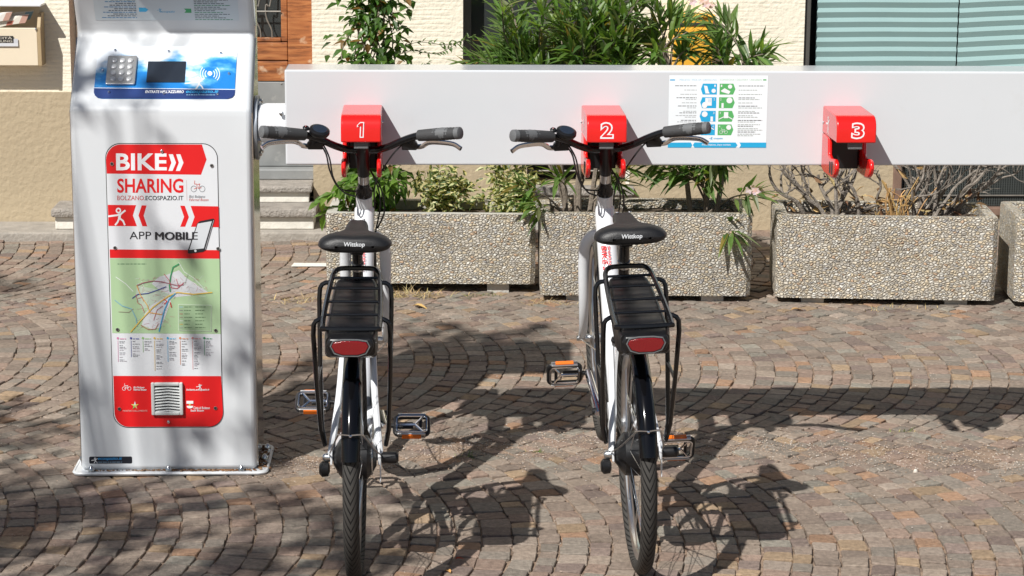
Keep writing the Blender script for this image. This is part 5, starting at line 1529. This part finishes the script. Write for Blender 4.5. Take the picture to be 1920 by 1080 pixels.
def saddle(root, dz):
    st = [(.040, .055, .928, .934), (.044, .080, .912, .948), (.056, .097, .906, .958), (.080, .1045, .904, .963), (.105, .1030, .906, .962), (.128, .088, .911, .960), (.145, .056, .916, .961), (.165, .040, .920, .963), (.200, .034, .923, .965), (.255, .032, .925, .966), (.305, .029, .926, .964), (.330, .022, .930, .957), (.338, .010, .935, .948)]
    tl = Matrix.Translation((0, .30 - dz * .36, .95 + dz)) @ Matrix.Rotation(R(-5.5), 4, 'X') @ Matrix.Translation((0, -.30, -.95))
    n = 24; m = MB(); vs = []
    for (y, w, zb, zt) in st:
        zc = zb + (zt - zb) * .48
        for k in range(n):
            a = 2 * math.pi * k / n; c, s = math.cos(a), math.sin(a)
            x = w * math.copysign(abs(c) ** .62, c)
            z = zc + ((zt - zc) if s > 0 else (zc - zb)) * math.copysign(abs(s) ** .7, s)
            if s > 0.5 and abs(x) < .018 and y > .05: z -= 0.006 * (1 - abs(x) / .018)
            if s > 0: z -= 0.010 * (abs(x) / max(w, .01)) ** 2 * (1 if y < .16 else .5)
            vs.append(tuple(tl @ Vector((x, y, z))))
    fs = [tuple(range(n)), tuple((len(st) - 1) * n + k for k in range(n))[::-1]]
    mi = [0, 0]
    for i in range(len(st) - 1):
        for k in range(n):
            k2 = (k + 1) % n; fs.append((i * n + k, i * n + k2, (i + 1) * n + k2, (i + 1) * n + k))
            mi.append(1 if (i >= 3 and 3 <= k <= 8) else 0)
    m.add(vs, fs); m.m = mi
    o = m.build('saddle', [MT['leather'], MT['leather_top']], root, smooth=60)
    sb = o.modifiers.new('s', 'SUBSURF'); sb.levels = 1; sb.render_levels = 2
    p = Print((0, .0405, .932), (1, 0, 0), (0, .16, 1), (0, -1, .16), 0.0010); p.text('Wittkop', -.029, -.0075, .029, .0085, (0.60, 0.62, 0.64), 1, .02, .12)
    p.bake(); p.mb.v = [tuple(tl @ Vector(v)) for v in p.mb.v]; p.build('lettering', o)
    m = MB()
    for s in (-1, 1):
        m.tube(spline([(s * .040, .10, .925), (s * .034, .13, .908), (s * .022, .17, .900), (s * .022, .24, .902), (s * .012, .30, .928)], 5), .0042, 6)
    m.v = [tuple(tl @ Vector(v)) for v in m.v]; m.build('saddle_rail', MT['black_plastic'], o)
    for s in (-1, 1):
        m = MB(); m.lathe([(.016, -.012), (.022, -.004), (.024, .006), (.018, .014)], (s * .046, .10, .922), (0, 0, 1), 14); m.v = [tuple(tl @ Vector(v)) for v in m.v]; m.build('spring', MT['black_plastic'], o)
    for s in (-1, 1):
        m = MB(); m.lathe([(.0055, 0), (.004, .002)], (s * .018, .262, .9655), (0, 0, 1), 8); m.v = [tuple(tl @ Vector(v)) for v in m.v]; m.build('rivet', MT['alu'], o)
    return o

def pedal(root, c, tilt, side, name_mat=None):
    """flat alloy cage, amber reflectors front and back"""
    rot = Matrix.Rotation(tilt, 3, 'X'); c = Vector(c)
    f = lambda x, y, z: c + rot @ Vector((x, y, z))
    m = MB()
    w, d, h = .048, .036, .011
    m.tube([f(x, y, .0) for x, y in rrect(-w, -d, w, d, .012, 4)], .0075, 8, closed=True)
    ped = m.build('pedal', MT['black_plastic'], root)
    m = MB(); m.tube([f(x, y, .008) for x, y in rrect(-w + .004, -d + .004, w - .004, d - .004, .012, 4)], .0032, 6, closed=True)
    m.tube([f(side * (-w + .004), 0, .004), f(side * .010, 0, .005)], .0052, 6); m.tube([f(side * .010, 0, .005), f(side * .024, .018, .006), f(side * .032, d - .006, .007)], .0035, 6)
    m.tube([f(side * .010, 0, .005), f(side * .024, -.018, .006), f(side * .032, -d + .006, .007)], .0035, 6)
    m.build('cage', MT['chrome'], ped)
    m = MB(); m.box(f(-side * .020, 0, .001), (.050, .022, .010), rot); m.box(f(side * .026, 0, .0), (.010, .060, .008), rot); m.build('pedal_body', MT['black_plastic'], ped, smooth=0, bevel=.003)
    for s in (-1, 1):
        m = MB(); m.box(f(0, s * (d + .0085), 0), (.056, .004, .015), rot); m.build('reflector', MT['amber'], ped, smooth=0, bevel=.001)
        m = MB(); m.box(f(0, s * (d + .004), 0), (.082, .005, .020), rot); m.build('reflector_seat', MT['alu'], ped, smooth=0, bevel=.002)
    m = MB(); m.cyl(f(-side * (w + .022), 0, 0), f(-side * (w - .006), 0, 0), .007, 10); m.build('axle', MT['black_plastic'], ped)

def bicycle(loc, head, tilt, lean, label, crank, ped_tilt, steer, ph, sdz):
    Mx = Matrix.Translation((*loc, 0)) @ Matrix.Rotation(R(-head), 4, 'Z') @ Matrix.Rotation(R(lean), 4, 'Y') @ Matrix.Rotation(R(tilt), 4, 'X')
    root = empty('bicycle', mat=Mx); tag(root, label, 'bicycle', 'white electric bicycles at the docking rail')
    HB, HT = Vector((0, .865, .760)), Vector((0, .811, .900)); AX = (HT - HB).normalized()
    # frame
    m = MB()
    m.tube(spline([(0, .835, .850), (0, .74, .70), (0, .60, .49), (0, .47, .325)], 5), .0315, 16)
    m.tube([HB - AX * .004, HT], .0255, 18)
    m.tube([(0, .455, .30), (0, .33, .66)], .0185, 14)
    for s in (-1, 1):
        m.tube(spline([(s * .018, .44, .305), (s * .034, .34, .312), (s * .052, .16, .330), (s * .068, .0, .345)], 4), [.013] * 6 + [.011] * 7, 8)
        m.tube(spline([(s * .018, .345, .635), (s * .040, .27, .60), (s * .052, .14, .475), (s * .070, .0, .352)], 4), .0100, 8)
    m.cyl((-.036, .455, .31), (.036, .455, .31), .026, 18)
    fr = m.build('frame', MT['frame_white'], root, smooth=40)
    pr_ = Print((-.004, .665, .622), (0, .60, .80), (1, 0, 0), (0, -.80, .60), .0006)
    # lettering running up the down tube
    pr_.O = Vector((-.014, .7875, .7700)) + Vector((0, -.80, .60)).normalized() * .0318
    pr_.U = Vector((0, -.58, -.815)).normalized(); pr_.V = Vector((1, 0, 0)); pr_.N = Vector((0, -.815, .58)).normalized()
    pr_.O = Vector((-.016, .758, .735)) + pr_.N * .0300
    pr_.text('BIKE', 0, -.006, .060, .010, RED, 1, .02); pr_.text('»', .066, -.006, .082, .010, RED, 1, .03); pr_.text('SHARING', .0, .013, .075, .022, RED, 1, .01)
    pr_.text('ecospazio.it', .10, -.004, .165, .007, (0.60, 0.35, 0.35), 1, 0, .2); pr_.build('lettering', fr)
    for s in (-1, 1):
        m = MB(); m.prism([(-.022, .33), (.03, .325), (.035, .345), (.01, .372), (-.012, .372), (-.02, .35)], lambda a, b, d: (d, a, b), s * .064, s * .070); m.build('dropout', MT['frame_white'], fr, smooth=0, bevel=.002)
    # seat post, clamp, saddle
    m = MB(); m.tube([(0, .36, .58), (0, .245 - sdz * .36, .885 + sdz)], .0155, 14); sp = m.build('seat_post', MT['black_paint'], root)
    m = MB(); m.tube([(0, .2685, .822), (0, .2612, .842)], .0185, 16); m.build('clamp', MT['alu'], sp)
    m = MB(); m.box((0, .225 - sdz * .36, .895 + sdz), (.04, .05, .028)); m.build('saddle_clamp', MT['black_plastic'], sp, smooth=0, bevel=.006)
    saddle(root, sdz)
    # steering: fork, stem, bars, front wheel
    m = MB()
    for s in (-1, 1):
        pts = spline([HB + Vector((s * .008, .003, -.006)), HB + Vector((s * .036, .006, -.010)), HB + Vector((s * .058, .014, -.040)), (s * .0635, .897, .660), (s * .0635, .928, .505), (s * .062, .985, .405), (s * .061, 1.060, .350)], 4)
        n_ = len(pts); m.tube(pts, [.0185 - .007 * max(0, i - 12) / (n_ - 12) for i in range(n_)], 12)
    m.tube([HB - AX * .030, HB + AX * .002], .024, 16)
    fk = m.build('fork', MT['frame_white'], root, smooth=40)
    for s in (-1, 1):
        m = MB(); m.cyl((s * .052, 1.062, .345), (s * .078, 1.062, .345), .0085, 10); m.build('axle_nut', MT['steel'], fk)
    S0 = HT + AX * .002
    m = MB(); m.lathe([(.0255, 0), (.0265, .006), (.0265, .016), (.021, .026), (.018, .036), (.018, .046)], S0, AX, 20); stem = m.build('stem', MT['black_paint'], root)
    m = MB(); m.lathe([(.0172, .046), (.0172, .076)], S0, AX, 18); m.build('collar', MT['alu'], stem)
    m = MB(); m.lathe([(.0185, .076), (.0185, .140), (.022, .152), (.022, .190), (.016, .196)], S0, AX, 18); m.build('stem_head', MT['black_plastic'], stem)
    BC = HT + AX * .168
    B0 = [(-.292, .590, 1.150), (-.215, .640, 1.136), (-.165, .668, 1.122), (-.122, .692, 1.102), (-.082, .718, 1.078), (-.045, BC.y - .002, BC.z + .003), (0, BC.y, BC.z)]
    pts = spline(B0 + [(-x, y, z) for x, y, z in reversed(B0[:-1])], 6)
    m = MB(); m.tube(pts, .0112, 12); hb = m.build('handlebar', MT['black_paint'], root)
    for s in (-1, 1):
        a = Vector((s * .292, .590, 1.150)); b = Vector((s * .172, .664, 1.1245)); d = (b - a)
        m = MB(); ring = []
        for i in range(25):
            t = i / 24; rr = .0172 + .0018 * math.sin(t * 3.14) + (.0008 if i % 2 else 0) * (1 if t < .62 else 0)
            if i == 0: rr = .0168
            ring.append((a + d * t, rr))
        m.tube([q for q, _ in ring], [r_ for _, r_ in ring], 14); g = m.build('grip', MT['rubber_grip'], hb)
        m = MB(); e = d.normalized(); m.tube([a - e * .006, a - e * .004, a + e * .010, a + e * .013], [.014, .0182, .0190, .016], 14); m.build('grip_end', MT['grip_grey'], g)
        m = MB(); m.tube([a + d * .22 + Vector((0, -.0012, .0012)), a + d * .40 + Vector((0, -.0012, .0012)), a + d * .62 + Vector((0, -.0012, .0012))], [.0170, .0194, .0172], 12); m.build('grip_pad', MT['grip_grey'], g)
        # brake lever
        m = MB(); m.tube(spline([(s * .150, .685, 1.114), (s * .152, .696, 1.096), (s * .160, .704, 1.084)], 4), .011, 10); m.box((s * .142, .704, 1.084), (.046, .026, .024)); br = m.build('brake_bracket', MT['black_plastic'], hb, smooth=40, bevel=.003)
        m = MB(); m.tube(spline([(s * .160, .712, 1.078), (s * .180, .704, 1.082), (s * .200, .694, 1.096), (s * .230, .672, 1.102), (s * .275, .640, 1.104), (s * .298, .624, 1.094)], 5), .0062, 8, flat=1.3); m.build('brake_lever', MT['chrome'], br)
    # display on the left
    N_ = Vector((.22, -.30, .92)).normalized()
    m = MB(); c = Vector((-.128, .672, 1.134)); m.lathe([(.016, -.016), (.028, -.010), (.0320, -.002), (.0310, .006), (.025, .009)], c, N_, 24); dp = m.build('display', MT['black_plastic'], hb)
    dp.scale = (1, 1, 1)
    m = MB(); m.lathe([(.0225, 0), (.022, .0008)], c + N_ * .0092, N_, 24); m.build('screen', MT['screen'], dp)
    m = MB(); m.lathe([(.010, 0), (.011, .004), (.008, .008)], c + Vector((-.040, -.006, .008)), N_, 14); m.build('button', MT['black_plastic'], dp)
    m = MB(); m.ball(c + Vector((-.040, -.010, .017)), .0030, 8); m.build('lamp', MT['red_lens'], dp)
    # cables
    for k, pts in enumerate(([(-.135, .712, 1.096), (-.110, .690, 1.060), (-.098, .690, 1.005), (-.072, .740, .940), (-.020, .835, .905)],
                [(-.125, .712, 1.096), (-.100, .686, 1.050), (-.088, .690, .985), (-.060, .750, .925), (-.016, .842, .885)],
                [(.135, .712, 1.098), (.095, .705, 1.060), (.060, .735, 1.000), (.034, .79, .935), (.030, .86, .85), (.022, .88, .76)],
                [(.010, .80, 1.0), (.040, .80, .94), (.050, .84, .86), (.034, .86, .77), (.026, .79, .70)],
                [(.014, .81, .99), (.052, .82, .92), (.062, .85, .84), (.040, .86, .78)])):
        m = MB(); m.tube(spline(pts, 7), .0026, 6); m.build('cable', MT['cable'], hb)
    fw = wheel(root, 'front_wheel', 1.062, .345, False, None, ph + .2)
    # front fender and its stays
    ff = fender(root, 'front_fender', 1.062, .345, .361, 62, 178, .026, MT['black_gloss'])
    m = MB()
    for s in (-1, 1):
        a = R(170); m.tube(spline([(s * .066, 1.060, .345), (s * .05, 1.062 + .22 * math.cos(a), .345 + .24 * math.sin(a)), (s * .028, 1.062 + .350 * math.cos(a), .345 + .352 * math.sin(a))], 4), .0022, 5)
    m.build('fender_stay', MT['alu'], ff)
    # rear wheel, fender, stay
    wheel(root, 'rear_wheel', 0.0, .345, True, None, ph)
    rf = fender(root, 'rear_fender', 0.0, .345, .361, 40, 161, .026, MT['black_gloss'])
    a = R(150); m = MB(); q = (.366 * math.cos(a), .345 + .366 * math.sin(a))
    m.tube(spline([(-.074, -.004, .352), (-.060, -.15, .425), (-.038, q[0] + .02, q[1] - .012), (-.030, q[0] - .004, q[1] + .006), (0, q[0] - .003, q[1] + .004), (.030, q[0] - .004, q[1] + .006), (.038, q[0] + .02, q[1] - .012), (.060, -.15, .425), (.074, -.004, .352)], 5), .0024, 6); m.build('fender_stay', MT['alu'], rf)
    m = MB(); m.ball((0, q[0] - .006, q[1] + .003), .005, 8); m.build('screw', MT['chrome'], rf)
    # axle ends
    m = MB(); m.tube([(-.068, 0, .345), (-.084, 0, .345), (-.092, 0, .345)], [.013, .013, .008], 10); m.build('axle_nut', MT['steel'], root)
    m = MB(); m.lathe([(.010, 0), (.021, .004), (.023, .022), (.014, .030)], (-.072, -.006, .312), (-1, 0, 0), 14); m.build('axle_cap', MT['black_plastic'], root)
    m = MB(); m.lathe([(.010, 0), (.016, .004), (.017, .044), (.011, .050)], (.072, 0, .345), (1, 0, 0), 14); m.build('axle_cap', MT['black_plastic'], root)
    m = MB(); m.box((.071, -.012, .318), (.004, .014, .085)); m.build('torque_arm', MT['frame_white'], root, smooth=0, bevel=.002)
    # sprocket, chain guard, cranks, pedals
    m = MB(); m.lathe([(.048, 0), (.050, .003), (.048, .006)], (.044, 0, .345), (1, 0, 0), 28); m.build('sprocket', MT['steel'], root)
    m = MB(); m.lathe([(.020, 0), (.086, .001), (.090, .006), (.086, .012), (.020, .014)], (.040, .455, .31), (1, 0, 0), 32); m.build('chain_guard', MT['black_plastic'], root)
    m = MB()
    for dz in (.044, -.046): m.tube([(.047, .0, .345 + dz), (.047, .455, .31 + dz * 1.6)], .0035, 5)
    m.build('chain', MT['steel'], root)
    for s in (-1, 1):
        ca, sa = math.cos(crank), math.sin(crank); dy, dz = -s * ca * .170, -s * sa * .170
        p0 = Vector((s * .062, .455, .31)); p1 = Vector((s * .080, .455 + dy, .31 + dz))
        m = MB(); d = (p1 - p0); m.tube([p0 - d * .06, p0, p0 + d * .5, p1, p1 + d * .06], [.017, .018, .0125, .0125, .011], 10, flat=.6)
        ck = m.build('crank', MT['chrome'], root)
        m = MB(); m.cyl((s * .070, .455, .31), (s * .084, .455, .31), .011, 10); m.build('cap', MT['black_plastic'], ck)
        pedal(root, p1 + Vector((s * .075, 0, 0)), ped_tilt[0 if s < 0 else 1], s)
    # rack and battery
    def RZ(y): return .806 + (y + .24) * .080
    loop = [(-.076, -.225, RZ(-.225)), (-.074, -.05, RZ(-.05)), (-.068, .11, RZ(.11)), (-.064, .155, .840), (-.054, .180, .845), (-.034, .188, .847), (.034, .188, .847), (.054, .180, .845), (.064, .155, .840), (.068, .11, RZ(.11)), (.074, -.05, RZ(-.05)), (.076, -.225, RZ(-.225)), (.062, -.245, RZ(-.245)), (-.062, -.245, RZ(-.245))]
    m = MB(); m.tube(spline(loop, 4, closed=True), .0074, 8, closed=True); rk = m.build('rear_rack', MT['black_paint'], root)
    for y in (.125, .045, -.055, -.150):
        m = MB(); m.cyl((-.071, y, RZ(y) + .002), (.071, y, RZ(y) + .002), .0040, 8); m.build('cross_bar', MT['black_paint'], rk)
    for s in (-1, 1):
        m = MB(); m.tube([(s * .071, .095, RZ(.095)), (s * .084, .095, RZ(.095) - .001), (s * .093, .094, RZ(.095) - .006), (s * .099, .092, RZ(.095) - .016), (s * .101, .088, .79), (s * .099, .050, .60), (s * .094, .012, .43), (s * .086, .002, .388)], .0068, 8); m.build('rack_leg', MT['black_paint'], rk)
        m = MB(); m.tube([(s * .074, -.170, RZ(-.17)), (s * .086, -.174, RZ(-.17) - .001), (s * .096, -.176, RZ(-.17) - .006), (s * .102, -.176, RZ(-.17) - .016), (s * .104, -.172, .765), (s * .101, -.100, .60), (s * .095, -.030, .44), (s * .086, -.004, .384)], .0068, 8); m.build('rack_leg', MT['black_paint'], rk)
        m = MB(); m.cyl((s * .100, -.100, .60), (s * .099, .050, .60), .005, 8); m.build('brace', MT['black_paint'], rk)
    m = MB()
    secs = [(.150, .056, .780, .826), (.120, .062, .735, .822), (-.16, .070, .712, .800), (-.235, .070, .722, .797), (-.268, .066, .738, .792)]
    vs = []
    for (y, w, z0, z1) in secs:
        for x, z in rrect(-w, z0, w, z1, .014, 4): vs.append((x, y, z))
    k = 20; fs = [tuple(range(k)), tuple((len(secs) - 1) * k + i for i in range(k))[::-1]]
    for i in range(len(secs) - 1):
        for j in range(k): fs.append((i * k + j, i * k + (j + 1) % k, (i + 1) * k + (j + 1) % k, (i + 1) * k + j))
    m.add(vs, fs); bt = m.build('battery', MT['black_plastic'], root, smooth=40)
    m = MB(); m.prism([(-.064, .772), (-.056, .791), (.056, .791), (.064, .772), (.054, .748), (.036, .739), (-.036, .739), (-.054, .748)], lambda a, b, d: (a, d, b), -.285, -.255); tl = m.build('tail_light', MT['black_plastic'], root, smooth=30, bevel=.006)
    m = MB(); m.prism([(-.049, .771), (-.043, .782), (-.020, .786), (.020, .786), (.043, .782), (.049, .771), (.040, .754), (.020, .747), (-.020, .747), (-.040, .754)], lambda a, b, d: (a, d, b), -.291, -.284); m.build('lens', MT['red_lens'], tl, smooth=30, bevel=.002)
    m = MB(); m.tube([(x, -.2875, z) for x, z in [(-.052, .771), (-.045, .785), (-.020, .789), (.020, .789), (.045, .785), (.052, .771), (.042, .751), (.021, .744), (-.021, .744), (-.042, .751)]], .0022, 5, closed=True); m.build('lens_rim', MT['grip_grey'], tl)
    # rear brake arms
    for s in (-1, 1):
        m = MB(); m.tube([(s * .040, .165, .62), (s * .046, .10, .655), (s * .036, .06, .690)], .008, 8); m.ball((s * .046, .10, .655), .012, 8); m.build('brake_arm', MT['black_plastic'], root)
    return root
bicycle((-.195, 6.149), .5, 5.2, .2, 'white electric bicycle docked at clamp 1, nearest the kiosk', R(-8), (R(26), R(26)), 0, 0.05, 0.0)
bicycle((.618, 6.181), -1.0, 5.2, -2.3, 'white electric bicycle docked at clamp 2, tilted to the left', R(25), (R(112), R(112)), 0, 0.15, 0.020)

# ------------------------------------------------------------------ the tree beside the camera that dapples kiosk and paving
def shade_tree():
    rn = random.Random(19)
    root = empty('shade_tree', (-5.6, 0.4, 0)); tag(root, 'leafy tree beside the viewer whose crown dapples the kiosk and paving', 'tree')
    B = Vector((-5.6, 0.4, 0)); lf = MB(); tr = MB(); br = MB()
    tr.tube(spline([(0, 0, -.1), (.05, .1, 1.5), (.15, .3, 2.8), (.4, .6, 3.8), (.7, .9, 4.9)], 5), [.26 - .005 * i for i in range(21)], 12)
    K = Vector((SUN.x, SUN.y, 0))
    # (ground x, ground y, height of the spray, radius, leaves)
    sprays = []
    def spray(gx, gy, h, rad, n): sprays.append((Vector((gx, gy, 0)) - K * h + Vector((0, 0, h)) - B, rad, n))
    for gx, gy, h, rad, n in SPRAYS: spray(gx, gy, h, rad, n)
    for c, rad, n in sprays:
        base = Vector((.4, .6, 3.8)) if c.z < 4.6 else Vector((.6, .8, 4.6))
        br.tube(spline([base, base + (c - base) * .5 + Vector((0, 0, .25)), c], 5), [.016 - .0011 * i for i in range(11)], 6)
        for k in range(max(3, n // 14)):
            t = c + Vector((rn.gauss(0, rad * .7), rn.gauss(0, rad * .7), rn.gauss(0, rad * .6)))
            br.tube([c, (c + t) / 2 + Vector((0, 0, .03)), t], .005, 4)
        for k in range(n):
            p = c + Vector((rn.gauss(0, rad * .55), rn.gauss(0, rad * .55), rn.gauss(0, rad * .5)))
            leaf(lf, p, rdir(rn, -.8), rdir(rn), rn.uniform(.07, .13), rn.uniform(.045, .08), jit((0.07, 0.13, 0.03), rn), fold=.2, droop=.2)
    tr.build('trunk', MT['bark'], root); br.build('branches', MT['bark'], root)
    tag(lf.build('crown', MT['leaf'], root, smooth=0, tint=True), kind='stuff')
SPRAYS = []
rn = random.Random(101)
def kio_spot(px, py, rad, n):
    """a spot on the kiosk front, seen at about px, py in the photograph's kiosk"""
    x = -1.125 + (px - 150) / 332.0 * 0.574; z = (893 - py) / 575.0
    SPRAYS.append((x + 0.58 * z, 7.13 + 0.80 * z, rn.uniform(4.2, 5.0), rad, n))
for px, py, rad, n in ((176, 735, .045, 4), (345, 850, .07, 6), (462, 815, .045, 4), (470, 690, .06, 4), (400, 590, .08, 6),
                       (315, 445, .06, 3)):
    kio_spot(px, py, rad, n)
for _ in range(72):      # bottom left paving
    SPRAYS.append((rn.uniform(-1.80, -0.10), rn.uniform(5.75, 6.95), rn.uniform(4.0, 5.2), rn.uniform(.06, .11), rn.randint(9, 17)))
for _ in range(21):
    SPRAYS.append((rn.uniform(-1.85, -1.25), rn.uniform(6.9, 8.2), rn.uniform(4.0, 5.2), rn.uniform(.07, .13), rn.randint(7, 13)))
for gx, gy, h, rad, n in ((0.0, 8.95, 4.8, .20, 60), (0.30, 9.05, 5.2, .20, 54), (0.10, 9.30, 5.0, .14, 26), (-0.5, 8.55, 4.6, .20, 46), (-0.35, 8.25, 4.9, .18, 36), (0.52, 9.2, 5.4, .12, 12), (-0.25, 8.75, 4.7, .16, 20),
    (-2.15, 10.35, 5.2, .20, 44), (-1.9, 10.15, 5.5, .14, 20)):
    SPRAYS.append((gx, gy, h, rad, n))
shade_tree()
